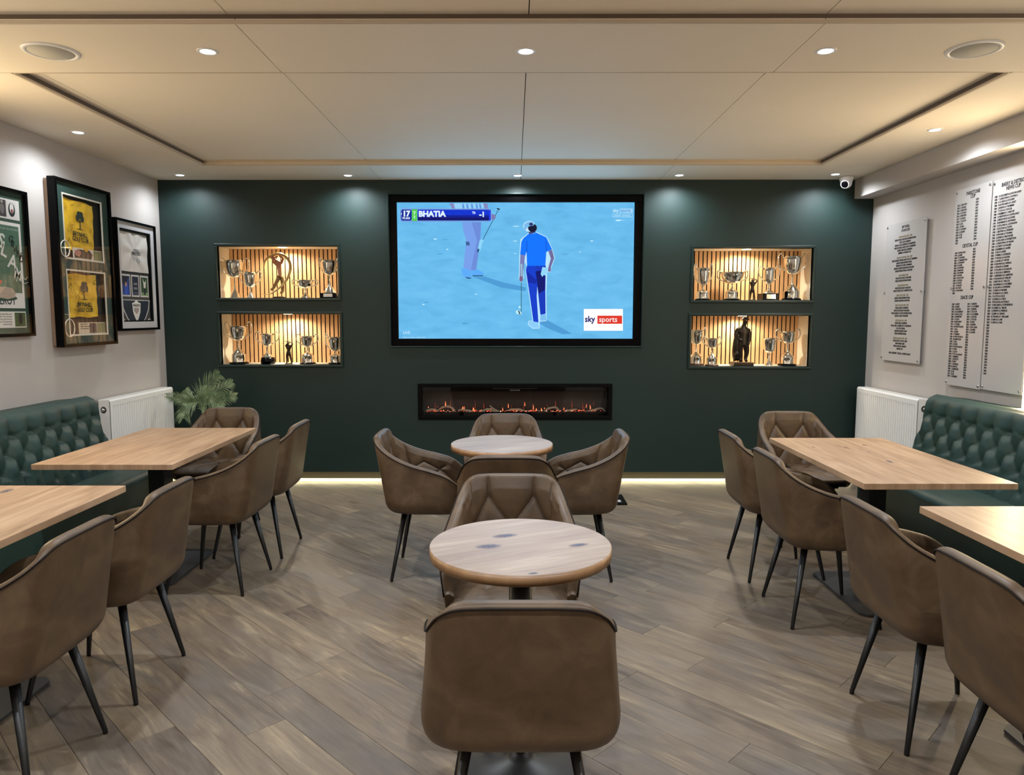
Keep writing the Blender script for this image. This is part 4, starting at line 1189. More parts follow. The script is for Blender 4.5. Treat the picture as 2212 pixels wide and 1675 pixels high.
FLM = [(360, 322, 62, 9, 1), (415, 312, 60, 4, 0), (175, 332, 14, 6, 1), (280, 330, 18, 5, 0), (250, 345, 80, 3, 0), (548, 352, 36, 14, 1), (568, 350, 34, 5, 1), (665, 362, 36, 12, 1), (685, 350, 95, 3, 0), (780, 342, 66, 6, 0),
       (755, 362, 10, 7, 1), (985, 368, 40, 8, 1), (1045, 332, 48, 7, 1), (1080, 345, 50, 2, 0), (1145, 345, 12, 5, 1), (1225, 312, 44, 7, 1), (1212, 362, 70, 3, 0), (1316, 352, 60, 7, 1), (1350, 360, 24, 9, 1), (1405, 368, 36, 9, 1), (1438, 345, 16, 7, 1), (1468, 318, 26, 4, 0),
       (1560, 322, 74, 5, 0), (1570, 386, 34, 12, 1), (1650, 352, 24, 7, 1), (1680, 384, 36, 9, 1), (1735, 330, 78, 5, 0), (1850, 345, 70, 4, 0), (1865, 360, 50, 3, 0), (1890, 330, 40, 5, 1), (1936, 346, 48, 8, 1), (340, 384, 32, 12, 1), (440, 384, 22, 10, 1), (855, 350, 20, 6, 1), (1970, 300, 40, 3, 0)]
for x, y, h, w, hot in FLM:
    bse = c6(x, y, .11); tip = c6(x + rr.uniform(-6, 6), y - h, .11); ww = w * .0012
    mb = MB().tube([bse, tuple(bse[i] * .6 + tip[i] * .4 + (.002 if i == 0 else 0) for i in range(3)), tip], [ww, ww * .9, .0004], 6, flat=.5)
    mb.build('flame', M_FLAME if hot else M_FLAMED, fp, True)
eb, eh = MB(), MB()
for i in range(330):
    X = rr.uniform(-.80, .80); Y = rr.uniform(.05, .15); r = rr.uniform(.0025, .006)
    (eh if rr.random() < .12 else eb if rr.random() < .45 + .3 * math.sin(X * 14) else MB()).ball((X, Y, -.100 + rr.uniform(0, .007)), r, r, r * .8, 5, 3)
eb.build('ember_bed', M_EMBER, fp)['kind'] = 'stuff'; eh.build('hot_embers', M_EMBERH, fp)['kind'] = 'stuff'
MB().box(x0, x1, .03, .18, z0 + .002, -.098).build('ember_tray', M_BLACKMATT, fp)
lamp('fire_bulb', 'AREA', (0, .1, -.09), .35, (1, .3, .12), fp, 1.5, size_y=.08, rot=(PI, 0, 0))
MB().box(x0, x1, .016, .019, z0, z1).build('glass_front', M_GLASS, fp)

# ================================================================== FRAMED PIECES ON THE LEFT WALL
# local axes: x along wall (world +y), y up, z into the room
def wall_piece(y0, y1, z0, z1, depth, fw, label, name='framed_display', fm=M_BLACK, cat='picture', gap=0.0):
    t = empty(name, (XL + gap, (y0 + y1) / 2, (z0 + z1) / 2), (PI / 2, 0, PI / 2), label=label, cat=cat)
    hx, hy = (y1 - y0) / 2, (z1 - z0) / 2
    frame_boxes(MB(), -hx, hx, -hy, hy, fw, 0, depth).build('frame', fm, t, bevel=.002)
    return t, hx, hy
def reader(t, X, sc, ox, oy):
    """crop reading -> local plane coordinates of a left-wall piece whose artwork lies at world x = X"""
    cy, cz = t.location.y, t.location.z
    def f(x, y):
        Y, Zz = on_x(ox + x / sc, oy + y / sc, X); return (Y - cy, Zz - cz)
    return f
# -- middle: deep box frame with two yellow flags
t, hx, hy = wall_piece(4.905, 5.575, 1.283, 2.412, .055, .022, 'tall deep black frame with two yellow signed golf club flags, in green mount', gap=.03)
DF = XL + .03 + .040
R = reader(t, DF, 4.084, 0, 370)
MB().box(-hx + .012, hx - .012, -hy + .012, hy - .012, -.028, 0).build('backing_box', mat('raw_wood', (168, 142, 122), .7), t)
M_MOUNTG = mat('green_mount', (42, 68, 60), .7)
# artwork levels: backing, apertures, flags
wz = .018
back = MB().box(-hx + .022, hx - .022, -hy + .022, hy - .022, .004, .010).build('backing_board', mat('dark_mount', (20, 17, 16), .7), t)
def ap(x0, y0, x1, y1):
    a = R(x0, y0); b = R(x1, y1); return (a[0], b[1], b[0], a[1])
A1 = (-.235, .035, .240, .475); A2 = (-.235, -.490, .240, -.035)
mb = MB(); X0, X1, Y0, Y1 = -hx + .022, hx - .022, -hy + .022, hy - .022
mb.box(X0, A1[0], Y0, Y1, .030, .034); mb.box(A1[2], X1, Y0, Y1, .030, .034)
mb.box(A1[0], A1[2], A1[3], Y1, .030, .034); mb.box(A1[0], A1[2], A2[3], A1[1], .030, .034); mb.box(A1[0], A1[2], Y0, A2[1], .030, .034)
mb.build('mount', M_MOUNTG, t)
M_CREAM = flat((226, 220, 206))
for A in (A1, A2):
    frame_boxes(MB(), A[0] - .001, A[2] + .001, A[1] - .001, A[3] + .001, .011, .0285, .0355).build('bevel_mount', M_CREAM, t)
def flag_mat():
    m = mat('yellow_flag', (226, 180, 36), .6); v = coords(m, 'Object', (6, 6, 6)).outputs[0]
    base(m, ramp(m, noise(m, v, 1.6, 3), [(.3, (210, 160, 30)), (.55, (230, 186, 40)), (.75, (240, 204, 62))])); return m
M_FLAG = flag_mat()
def flag(cx, top, w, h, seed):
    G = []; n = 30; r = random.Random(seed)
    for i in range(n + 1):
        row = []
        for j in range(n + 1):
            x = -w / 2 + w * i / n; y = -h * j / n
            zz = .0024 * math.sin(i * .55 + j * .25 + seed) + .0015 * math.sin(j * .7 - i * .3)
            row.append((x + .004 * math.sin(j * .3 + seed), y + .004 * math.sin(i * .35 + seed), zz))
        G.append(row)
    f = MB().grid(G).build('golf_flag', M_FLAG, t, True, loc=(cx, top, .017)); f['label'] = 'yellow golf club flag covered in signatures'
    dk = flat((26, 48, 40)); z = .0045
    cx_, cy_ = .02, -h * .38
    tree = MB()
    for (dx, dy, a, b) in ((0, .035, .04, .028), (-.03, .018, .026, .02), (.032, .018, .026, .022), (-.012, .052, .026, .018), (.02, .05, .026, .02), (.036, -.002, .018, .014), (-.036, -.004, .016, .010)):
        tree.prism([(cx_ + dx + p_[0], cy_ + dy + p_[1]) for p_ in ell(0, 0, a, b, 12)], z, z + .0004 + abs(dx) * .002)
    tree.prism([(cx_ - .006, cy_ - .075), (cx_ + .006, cy_ - .075), (cx_ + .006, cy_ - .02), (cx_ + .03, cy_ + .01), (cx_ + .024, cy_ + .014), (cx_, cy_ - .008), (cx_ - .024, cy_ + .012), (cx_ - .03, cy_ + .006), (cx_ - .006, cy_ - .02)], z, z + .0005)
    tree.prism(ell(cx_, cy_ - .077, .045, .003, 12), z, z + .0005)
    tree.v = [((a_ - cx_) * .85 + cx_, (b_ - cy_) * .85 + cy_ + .004, c_) for a_, b_, c_ in tree.v]
    tree.build('tree_emblem', dk, f)
    text('flag_lettering', 'BRYNHILL', .043, dk, f, (cx_, cy_ - .112, z), 'CENTER', wide=.92, bold=.0006)
    text('flag_lettering', 'GOLF CLUB', .043, dk, f, (cx_, cy_ - .148, z), 'CENTER', wide=.84, bold=.0006)
    sg = MB()
    for k in range(26):
        sx, sy = r.uniform(-w * .46, w * .46), -r.uniform(.03, h - .03)
        if abs(sx - cx_) < .1 and cy_ - .19 < sy < cy_ + .08: continue
        pts = [(sx, sy, z)]
        for q_ in range(7): pts.append((pts[-1][0] + r.uniform(-.002, .012), pts[-1][1] + r.uniform(-.016, .017), z))
        sg.tube(spline(pts, 14), .0007, 4)
    sg.build('signatures', flat((60, 62, 30)), f)
    return f
f1 = flag(-.035, .445, .375, .345, 1); f1.rotation_euler = (0, 0, -.03)
f2 = flag(-.035, -.062, .365, .30, 4)
# photo cards at the foot of each opening
def card(x0, y0, x1, y1, rgb, w=.020): return poly('photo_card', rect(x0, y0, x1, y1), w, flat(rgb), t)
card(-.12, .045, .235, .12, (212, 206, 196), .018)
poly('photo_print', [(-.1, .052), (.10, .052), (.12, .085), (.08, .112), (-.06, .112), (-.105, .08)], .0195, flat((54, 48, 46)), t)
poly('photo_print', [(-.095, .07), (-.05, .06), (-.02, .09), (-.05, .11), (-.1, .1)], .0205, flat((176, 120, 110)), t)
poly('photo_print', rect(.13, .05, .228, .115), .0195, flat((110, 124, 84)), t)
card(-.10, -.48, .235, -.40, (206, 196, 176), .018)
text('card_lettering', 'signed by the\ncaptain and members\nof the golf club\n', .016, flat((90, 80, 66)), t, (-.08, -.415, .0195), line=1.0)
poly('photo_print', rect(.03, -.475, .12, -.405), .0195, flat((40, 44, 56)), t); poly('photo_print', rect(.13, -.475, .228, -.405), .0195, flat((120, 128, 92)), t)
for (cy_, r0) in ((.10, .055), (-.435, .06)):
    ring = [( -.235 + .0 + r0 * math.cos(a) * .9, cy_ + r0 * math.sin(a)) for a in [2 * PI * q_ / 28 for q_ in range(28)]]
    MB().tube([(x, y, .037) for x, y in ring] + [(ring[0][0], ring[0][1], .037)], .004, 6).build('ring_trim', M_CREAM, t, True)
MB().box(X0, X1, Y0, Y1, .044, .046).build('glass', M_GLASS, t)

# -- left: big poster frame
t, hx, hy = wall_piece(3.95, 4.70, 1.367, 2.27, .034, .020, 'black framed green poster with white painted lettering, cropped by the left photo edge')
X0, X1, Y0, Y1 = -hx + .02, hx - .02, -hy + .02, hy - .02
MB().box(X0, X1, Y0, Y1, .002, .010).build('mount', mat('green_mount_2', (50, 76, 62), .7), t)
PW = .0105
def pp(n, pts, w, rgb): return poly(n, pts, PW + w, flat(rgb), t)
rx = X1 - .035
pp('photo_strip', rect(X0 + .035, Y1 - .165, rx, Y1 - .045), 0, (222, 220, 216))
for (a, b, c) in ((-.30, -.14, (150, 60, 50)), (-.13, .08, (120, 120, 118)), (.09, .20, (58, 54, 54)), (.205, .295, (214, 214, 212))):
    pp('strip_photo', rect(a, Y1 - .155, b, Y1 - .055), .0006, c)
for (x, y, a, b, c) in ((.12, .325, .018, .03, (150, 146, 144)), (.165, .325, .018, .032, (110, 106, 104)), (.12, .36, .010, .012, (170, 160, 152)), (.165, .362, .010, .012, (170, 160, 152))):
    pp('strip_figure', ell(x, y, a, b), .0012, c)
pp('strip_figure', ell(.25, .325, .03, .042), .0012, (26, 26, 28)); pp('strip_figure', ell(.25, .335, .018, .03), .0016, (226, 226, 226)); pp('strip_figure', ell(.25, .318, .009, .012), .002, (140, 50, 50))
pp('poster_border', rect(X0 + .035, Y0 + .155, rx, Y1 - .185), 0, (226, 224, 220))
pp('poster_field', rect(X0 + .05, Y0 + .25, rx - .02, Y1 - .205), .0006, (74, 108, 86))
text('poster_heading', '2011 U.S. OPEN  2012 PGA  2014 THE OPEN', .016, flat((170, 186, 170)), t, (rx - .03, Y1 - .232, PW + .0015), 'RIGHT', wide=.9)
# lettering running down to the right
RP = reader(t, XL + .012, 4.084, 0, 370)
for ch, x, y, s_, rt in (('S', -28, 650, .125, -.35), ('L', -2, 728, .125, -.35), ('A', 66, 838, .125, -.3), ('M', 118, 930, .10, -.35)):
    u_, v_ = RP(x, y); text('painted_lettering', ch, s_, flat((216, 218, 212)), t, (u_, v_, PW + .0016), 'LEFT', rot=rt, bold=.002, wide=.95)
for ch, x, y in (('G', 70, 612), ('R', 92, 662), ('A', 118, 706), ('N', 142, 752), ('D', 166, 790)):
    u_, v_ = RP(x, y); text('painted_lettering', ch, .062, flat((34, 50, 44)), t, (u_, v_, PW + .0026), 'LEFT', rot=-.35, bold=.0012, wide=.9)
# kneeling figure on the poster
pp('poster_shadow', ell(.12, -.215, .13, .018), .0012, (52, 80, 64))
pp('poster_figure', [(.03, -.215), (.02, -.165), (.06, -.135), (.11, -.15), (.15, -.145), (.21, -.155), (.235, -.185), (.225, -.21), (.16, -.222), (.10, -.215)], .0024, (184, 166, 148))
pp('poster_figure', [(-.10, -.13), (-.02, -.125), (.06, -.13), (.10, -.135), (.12, -.115), (.10, -.105), (.04, -.10), (0, -.07), (-.10, -.04)], .0030, (206, 84, 58))
pp('poster_figure', [(-.16, -.215), (-.10, -.05), (-.02, .0), (.0, -.06), (-.02, -.16), (-.05, -.215)], .0020, (58, 70, 120))
pp('poster_figure', [(-.02, -.205), (.03, -.21), (.035, -.17), (0, -.165)], .0034, (206, 120, 130))
sg0 = RP(120, 960)
MB().tube(spline([(sg0[0] + a_ * .012, sg0[1] + b_ * .012, PW + .004) for a_, b_ in ((0, 0), (1, 3), (2, -1), (3, 2), (4, 0), (5.5, 2.5), (6, -1), (7.5, 1.5), (9, .5), (10.5, 2), (12, 0), (8, -1.5), (5, -.5))], 48), .0014, 5).build('signature', flat((226, 228, 226)), t)
text('poster_name', 'MCILROY', .072, flat((40, 40, 42)), t, (.235, Y0 + .178, PW + .0012), 'RIGHT', wide=.80, bold=.0006)
pp('caption_card', rect(X0 + .035, Y0 + .035, rx, Y0 + .135), 0, (224, 222, 216))
text('caption_lettering', '\n'.join(['career grand slam of major championships won', 'the four majors of golf in this order and year', 'signed print presented to the golf club here', 'limited edition with certificate of authenticity', 'framed display']), .0155, flat((120, 116, 110)), t, (.19, Y0 + .115, PW + .0008), 'RIGHT', wide=.9)
pp('caption_photo', rect(.215, Y0 + .042, rx - .006, Y0 + .128), .0006, (66, 92, 46)); pp('caption_photo', ell(.268, Y0 + .09, .018, .035), .0012, (30, 28, 28))
MB().box(X0, X1, Y0, Y1, .026, .028).build('glass', M_GLASS, t)

# -- right: white flag display
t, hx, hy = wall_piece(5.70, 6.325, 1.377, 2.250, .050, .018, 'smaller black frame nearest the green wall with white signed flag and shield')
X0, X1, Y0, Y1 = -hx + .018, hx - .018, -hy + .018, hy - .018
mb = MB(); iw = .052
frame_boxes(mb, X0, X1, Y0, Y1, iw, .030, .034); mb.build('mount', mat('grey_white_mount', (206, 206, 210), .7), t)
frame_boxes(MB(), X0 + iw - .001, X1 - iw + .001, Y0 + iw - .001, Y1 - iw + .001, .012, .004, .029).build('inner_step', M_BLACKMATT, t)
MB().box(X0, X1, Y0, Y1, .003, .008).build('backing_board', mat('charcoal_mount', (72, 70, 70), .8), t)
G = []
fx0, fx1, fy0, fy1 = -.232, .215, .035, .345
for i in range(31):
    row = []
    for j in range(31):
        x = fx0 + (fx1 - fx0) * i / 30; y = fy1 - (fy1 - fy0) * j / 30
        dx, dy = x - 0.0, y - .2; a = math.atan2(dy, dx); rr_ = math.hypot(dx, dy)
        row.append((x, y, .016 + .0035 * math.sin(a * 7) * min(1, rr_ / .1) + .001 * math.sin(i * .8)))
    G.append(row)
fl = MB().grid(G).build('white_flag', mat('white_silk', (226, 222, 216), .55), t, True); fl['label'] = 'white silk flag with signature'
dk = flat((40, 42, 60))
text('flag_lettering', '- BRITISH -', .022, dk, fl, (.02, .205, .022), 'CENTER'); text('flag_lettering', 'MASTERS', .040, dk, fl, (.02, .172, .022), 'CENTER', wide=.8, bold=.0006)
sgp = MB().tube(spline([(-.02, .14, .022), (-.035, .155, .022), (-.02, .125, .022), (.01, .15, .022), (.02, .12, .022), (.04, .15, .022), (.035, .11, .022), (.07, .135, .022), (.05, .09, .022)], 30), .0009, 5).build('signature', dk, fl)
gm = MB()
for yy in (.31, .21, .10): gm.ball((-.222, yy, .020), .006, .008, .003, 8, 5)
gm.build('grommets', M_BLACK, fl)
for (a, b, cc, kind) in ((-.222, -.075, (34, 62, 140), 0), (-.06, .065, (40, 46, 66), 1), (.08, .215, (56, 84, 58), 2)):
    f_ = poly('photo_mat', rect(a, -.165, b, .012), .010, flat((216, 214, 212)), t)
    poly('photo', rect(a + .014, -.152, b - .014, -.002), .0112, flat(cc), f_)
    c_ = (a + b) / 2
    if kind == 0:
        poly('photo_figure', rect(a + .014, -.07, b - .014, -.002), .0120, flat((24, 30, 56)), f_)
        poly('photo_figure', [(c_ - .03, -.152), (c_ + .035, -.152), (c_ + .03, -.09), (c_ + .05, -.02), (c_ + .035, -.02), (c_ + .015, -.085), (c_ - .02, -.085)], .0126, flat((40, 84, 190)), f_)
        poly('photo_figure', ell(c_, -.07, .014, .018), .0132, flat((190, 150, 140)), f_)
    if kind == 1:
        for q_ in (-.06, -.07, -.095, -.105): text('photo_lettering', 'MASTERS 89 90 96', .009, flat((200, 204, 214)), f_, (c_, q_, .0125), 'CENTER', wide=.8)
        poly('photo_band', rect(a + .014, -.152, b - .014, -.125), .0118, flat((70, 78, 100)), f_)
    if kind == 2:
        poly('photo_figure', rect(a + .014, -.152, b - .014, -.128), .0118, flat((130, 160, 116)), f_)
        poly('photo_figure', [(c_ - .012, -.145), (c_ + .012, -.145), (c_ + .014, -.09), (c_ - .014, -.09)], .0124, flat((24, 36, 40)), f_)
        poly('photo_figure', [(c_ - .014, -.09), (c_ + .014, -.09), (c_ + .022, -.05), (c_ + .03, -.02), (c_ + .014, -.04), (c_ - .006, -.04), (c_ - .03, -.01), (c_ - .02, -.045)], .0128, flat((226, 222, 206)), f_)
sh = lambda k: [(-.225 * k, .0 + .075 * k), (.225 * k, .075 * k), (.205 * k, .0), (.15 * k, -.075 * k), (.08 * k, -.13 * k), (0, -.175 * k), (-.08 * k, -.13 * k), (-.15 * k, -.075 * k), (-.205 * k, 0)]
cy_ = -.265
def off(P_): return [(x, y + cy_) for x, y in P_]
poly('shield_border', off(sh(1.0)), .010, flat((222, 222, 220)), t); poly('shield', off(sh(.93)), .0112, flat((26, 40, 58)), t)
sm = lambda k: [(-.06 * k, .045 * k), (-.03 * k, .05 * k), (0, .07 * k), (.03 * k, .05 * k), (.06 * k, .045 * k), (.052 * k, -.02 * k), (.03 * k, -.06 * k), (0, -.095 * k), (-.03 * k, -.06 * k), (-.052 * k, -.02 * k)]
poly('crest', off(sm(1.1)), .0126, flat((230, 230, 226)), t)
text('crest_lettering', 'FALDO', .028, flat((30, 30, 36)), t, (0, cy_ + .022, .0136), 'CENTER', wide=1.15, bold=.001)
for i, cc in enumerate(((60, 60, 60), (60, 60, 60), (170, 40, 50), (60, 60, 60))): poly('crest_stripe', off(rect(-.034 + i * .018, -.045 + abs(i - 1.5) * .014, -.025 + i * .018, .012)), .0132, flat(cc), t)
for sx in (-.205, .205):
    MB().tube([(sx + .028 * math.cos(a), cy_ - .115 + .034 * math.sin(a), .011) for a in [2 * PI * q_ / 20 for q_ in range(21)]], .004, 6).build('ball_ring', M_CREAM, t, True)
    MB().ball((sx, cy_ - .115, .014), .020, .024, .012, 16, 10).build('golf_ball', M_WHITE, t, True)
MB().box(X0, X1, Y0, Y1, .040, .042).build('glass', M_GLASS, t)

# ================================================================== HONOURS BOARDS (right wall)
M_ACRYL = mat('frosted_acrylic', (194, 190, 187), .2)
M_INK = flat((34, 32, 34)); M_GOLDINK = flat((132, 120, 92))
def board(y0, y1, z0, z1, label, gap=.022):
    t = empty('honours_board', (XR - gap, (y0 + y1) / 2, (z0 + z1) / 2), (PI / 2, 0, -PI / 2), label=label, cat='sign', group='clear honours boards on the right wall')
    hx, hy = (y1 - y0) / 2, (z1 - z0) / 2
    MB().box(-hx, hx, -hy, hy, 0, .005).build('acrylic_panel', M_ACRYL, t, bevel=.0008)
    for sx in (-1, 1):
        for sy in (-1, 0, 1):
            MB().lathe([(.005, -gap), (.005, 0), (.005, .005), (.009, .0055), (.009, .009), (.007, .011), (.001, .0115)], 14, (sx * (hx - .018), sy * (hy - .022), 0)).build('standoff_screw', M_CHROME, t, True)
    return t, hx, hy
t, hx, hy = board(5.60, 6.19, 1.125, 2.238, 'left honours board on the right wall, smallest, closest to the green wall')
LN = [('BRYNHILL', 2, .034), ('HONOURS', 2, .034), None, ('STEPHEN DODD 1985 - 1989', 1), ('SENIOR WELSH AMATEUR INTERNATIONAL', 0), ('ELSH CLUB CHAMPION', 0), ('WELSH CLUB CHAMPION OF CHAMPIONS', 0), ('WELSH STROKE & MATCH PLAY CHAMPION', 0), ('BRITISH AMATEUR CHAMPION', 0), ('MEMBER OF WALKER CUP', 0), None,
      ("CALLUM O'CARROLL 1985 - 1989", 1), ('WELSH JUNIOR STROKE & MATCH PLAY CHAMPION', 0), ('JUNIOR HOME INTERNATIONAL', 0), ('BRITISH BOYS OPEN CHAMPION', 0), ('JUNIOR & SENIOR EUROPEAN HONOURS', 0), ('HOME INTERNATIONAL HONOURS', 0), None,
      ('PAUL MURPHY 1988', 1), ('WELSH SCHOOLBOY HONOURS', 0), ('WELSH JUNIOR INTERNATIONAL', 0), None, ('JAMIE GRIFFITHS 1988', 1), ('WELSH SCHOOLBOY HONOURS', 0), ('WELSH STROKE PLAY CHAMPION (U15)', 0), None,
      ('MARK LUCAS 1992 - 1993', 1), ('JUNIOR HOME INTERNATIONAL', 0), ('JUNIOR EUROPEAN HONOURS', 0), None, ('YESTYN TAYLOR 1989 - 1993', 1), ('WELSH JUNIOR CHAMPION', 0), ('WELSH SCHOOLBOY HONOURS', 0), ('WELSH JUNIOR & YOUTH INTERNATIONAL', 0), ('GB BOYS v REST OF EUROPE', 0), None,
      ('KATE EDAN 1993 - 1998', 1), ('WELSH GIRLS CHAMPION', 0), ('WELSH GIRLS CHAMPION OF CHAMPIONS', 0), ('LGU GOLD MEDAL', 0), ('EUROPEAN JUNIOR TEAM', 0), ('WELSH INTERNATIONAL', 0), None,
      ('BYRON SULLIVAN 1998 - 2001', 1), ('WELSH BOYS & YOUTH TEAM', 0), ('WELSH MENS TEAM', 0), ('WELSH AMATEUR FINALIST', 0), ('PALMER CUP', 0), None, ('SAM LAZENBURY - SPECIAL OLYMPICS WALES', 0)]
body_ = LN[3:]
step = .93 / (sum(1 if q_ else .75 for q_ in body_) - 1)
text('lettering', 'BRYNHILL', .030, M_INK, t, (0, hy - .048, .0054), 'CENTER', bold=.0006, wide=.85)
text('lettering', 'HONOURS', .030, M_INK, t, (0, hy - .076, .0054), 'CENTER', bold=.0006, wide=.85)
y = hy - .122
for L_ in body_:
    if L_ is None: y -= step * .75; continue
    text('lettering', L_[0], .0200, M_GOLDINK if L_[1] else M_INK, t, (0, y, .0054), 'CENTER', bold=.0008, wide=.80); y -= step
def column(t, x, y, lines, dy, size=.0175, wide=.86):
    for i, l_ in enumerate(lines):
        text('lettering', l_, size, M_INK, t, (x, y - i * dy, .0054), 'LEFT', wide=wide, bold=.0006)
t, hx, hy = board(4.857, 5.252, 1.005, 2.368, 'middle honours board with three cup headings, left of the tallest board')
def heading(t, s_, y): text('lettering', s_, .034, M_INK, t, (0, y, .0054), 'CENTER', bold=.0010, wide=.78)
heading(t, 'PARKSTONE', hy - .052); heading(t, 'CUP', hy - .078)
column(t, -hx + .028, hy - .115, ['2012  E BROWN', '2013  G EVANS', '2014  E BROWN', '2015  G GOULD', '2016  E BROWN', '2017  G EVANS', '2018  L TAYLOR', '2019  R LEE', '2021  J PUGH', '2022  G THOMAS', '2023  A DAVIES', '2024  R LEE', '2025  R LEE', '2026', '2027'], .0185)
column(t, .035, hy - .100, [str(y_) for y_ in range(2028, 2043)], .0188)
heading(t, 'CRYSTAL CUP', hy - .405)
column(t, -hx + .028, hy - .442, ['1998  B MARGOLIS', '1999  J JONES', '2000  S COWARD', '2001  S CARRINGTON', '2002  A STEWART', '2003  M LEWIS', '2004  B HOPKINS', '2005  J PARSONS', '2006  J PATEMAN', '2007  G EVANS', '2008  S HOLLAND', '2009  G GOULD', '2010  M CODD', '2011  R WALSH', '2012  M CODD', '2013  B WATKINS', '2025'], .0174)
column(t, .035, hy - .430, [str(y_) for y_ in range(2027, 2043)], .0178)
heading(t, 'DIACK CUP', hy - .758)
N1 = ['1983  H WEST', '1984  S JONES', '1985  A PHILLIPS', '1986  R GOLDSMITH', '1987  W MULCOCK', '1988  C RUMFORD', '1989  C ALLEN', '1990  A MAHONEY', '1991  P COGBILL', '1992  M WHITWORTH', '1993  C HALL', '1994  J DAVIES', '1995  C HERBERT', '1996  M WHITWORTH', '1997  J ROBERTSON', '1998  C HALL', '1999  J DAVIES', '2000  M WHITWORTH', '2001  H WEST', '2002  L LLOYD', "2003  P O'CALLAGHAN", '2004  C HERBERT', '2005  L HEWLETT', '2006  H WEST', '2007  C HOPKINS', '2008  M GENTLE', '2009  C RUMFORD', '2010  R LEE', '2011  R LEE', '2012  C HERBERT']
N2 = ['2013  J HARKIN', '2014  H COOMBES', '2015  J HARKIN', '2016  E TAYLOR', '2017  H COOMBES', '2018  L TAYLOR', '2019  L TAYLOR', '2021  A PAGE', '2022  J HARKIN', '2023  S HOLLAND', '2024  A DAVIES', '2025  A DAVIES'] + [str(y_) for y_ in range(2026, 2044)]
column(t, -hx + .028, hy - .798, N1, .01745); column(t, .012, hy - .798, N2, .01745)
t, hx, hy = board(4.455, 4.848, 1.010, 2.362, 'right honours board with one long list of years, beside the upright light strip')
heading(t, 'BARRY & DISTRICT', hy - .050); heading(t, 'NEWS CUP', hy - .078)
B3 = ['D GOLDSMITH & M ROWLANDS', 'C ASHDOWN & I HOWELLS', 'R CLARKE & R ROONEY', 'M ROWLANDS & R LEAKY', 'J BARKER & V NORMAN', 'Y ITON & A TAYLOR', 'R BUBBINS & C HARTLEY', 'D HEWITSON & D ROWLANDS', 'J KIRKPATRICK & K JONES', 'R BOWMAN & S BOWMAN', 'R HOLLAND & L LUDVIGSON', 'K SULLIVAN & J DODD', 'L BROWN & A SWEENEY', 'N MOORE & P THOMAS', 'A JONES & G BACHOUSE', 'R HOLLAND & S ROBERTSON', 'C ASHDOWN & W MUNN', 'B CUSSETT & P PALMER', 'R BUBBINS & E DAVIES', 'P LEE & R JONES', 'S WEBB & S ATKINSON', 'P TWOSE & N RALPHS', 'A DAVIES & P TWOSE', 'K KNOWLES & J WINDLE', 'L FOWLER & G JAMES', 'S COLLINS & G SCANLON', 'G TAYLOR & S SIMPSON', 'C SHEPHERD & D GRIFFITHS', 'H VAUGHAN & P PHILLIPS', 'S PRESTON & T WILCOX', 'S BOWMAN & O COOMBES', 'B COLLINS & A STEPHENS', 'I CLEMO & G MORRIS', 'W MURRAY & A CHICK', 'P LLOYD & A ELLIS', 'E DAVIES & A CHICK', 'P INCLEDON & M SEARLE', 'D WILLIAMS & D STEPHENSON', 'N DANIELS & L MILLER', 'A SWEENY & S PRINGLE', 'I CLEMO & S GRANT', 'M THOMAS & C WILLIAMS', 'S LANE & D LANE', 'S LANE & D LANE']
for i in range(62):
    text('lettering', '%d   %s' % (1982 + i, B3[i] if i < len(B3) else ''), .0175, M_INK, t, (-hx + .022, hy - .112 - i * .01965 * .95, .0054), 'LEFT', wide=.82, bold=.0006)

# ================================================================== PALM
def leaf_mat(name, a, b_, c):
    m = mat(name, b_, .5); base(m, ramp(m, noise(m, coords(m, 'Object', (1, 1, 1)).outputs[0], 14, 3), [(.3, a), (.5, b_), (.7, c)])); return m
M_LEAF = leaf_mat('palm_leaf', (96, 124, 88), (140, 162, 122), (184, 198, 164))
pt = empty('potted_palm', (-2.62, 6.10, 0), label='green feathery palm in the left corner beside the radiator', cat='plant')
MB().lathe([(.13, 0), (.16, .40), (.165, .46), (.155, .465), (.15, .44), (.001, .44)], 32).build('pot', M_BLACKMATT, pt, True)
def c5(x, y, Y):
    X, Zz = on_y(340 + x / 9.855, 790 + y / 9.855, Y); return Vector((X + 2.62, Y - 6.10, Zz))
rp = random.Random(11)
def frond(pts, lw, ys, droop=0.0, n=22, wide=1.0):
    P3 = [c5(x, y, 6.10 + ys * i / (len(pts) - 1)) for i, (x, y) in enumerate(pts)]
    P3 = [Vector((0, 0, .44))] + [P3[0]] + P3[1:] if P3[0].z > .5 else P3
    cv = [Vector(v) for v in spline(P3, 40)]
    mb = MB().tube(cv, [.004 - .003 * i / 40 for i in range(41)], 6)
    start = 8
    for i in range(start, 40):
        q = (i - start) / (40 - start); L = 1.25 * lw * (math.sin(PI * (.18 + .78 * q)) ** .7) * rp.uniform(.85, 1.1)
        d = (cv[min(i + 1, 40)] - cv[i - 1]).normalized()
        side = d.cross(Vector((0, -1, .15))).normalized()
        for sgn in (-1, 1):
            dirv = (d * .8 + side * sgn * .72 + Vector((0, rp.uniform(-.35, .2), -.05))).normalized()
            a = cv[i]; mid = a + dirv * L * .5 + Vector((0, 0, .004)); tip = a + dirv * L + Vector((0, 0, -L * (.10 + droop)))
            wv = dirv.cross(Vector((0, 1, .2))).normalized() * .0036 * wide
            k = len(mb.v)
            th = Vector((0, .0012, 0))
            mb.v += [tuple(a - wv * .4), tuple(a + wv * .4), tuple(mid + wv), tuple(mid - wv), tuple(tip), tuple(mid + th * 2)]
            mb.f += [(k, k + 1, k + 5), (k + 1, k + 2, k + 5), (k + 3, k, k + 5), (k + 2, k + 4, k + 5), (k + 4, k + 3, k + 5)]
    o = mb.build('frond', M_LEAF, pt)
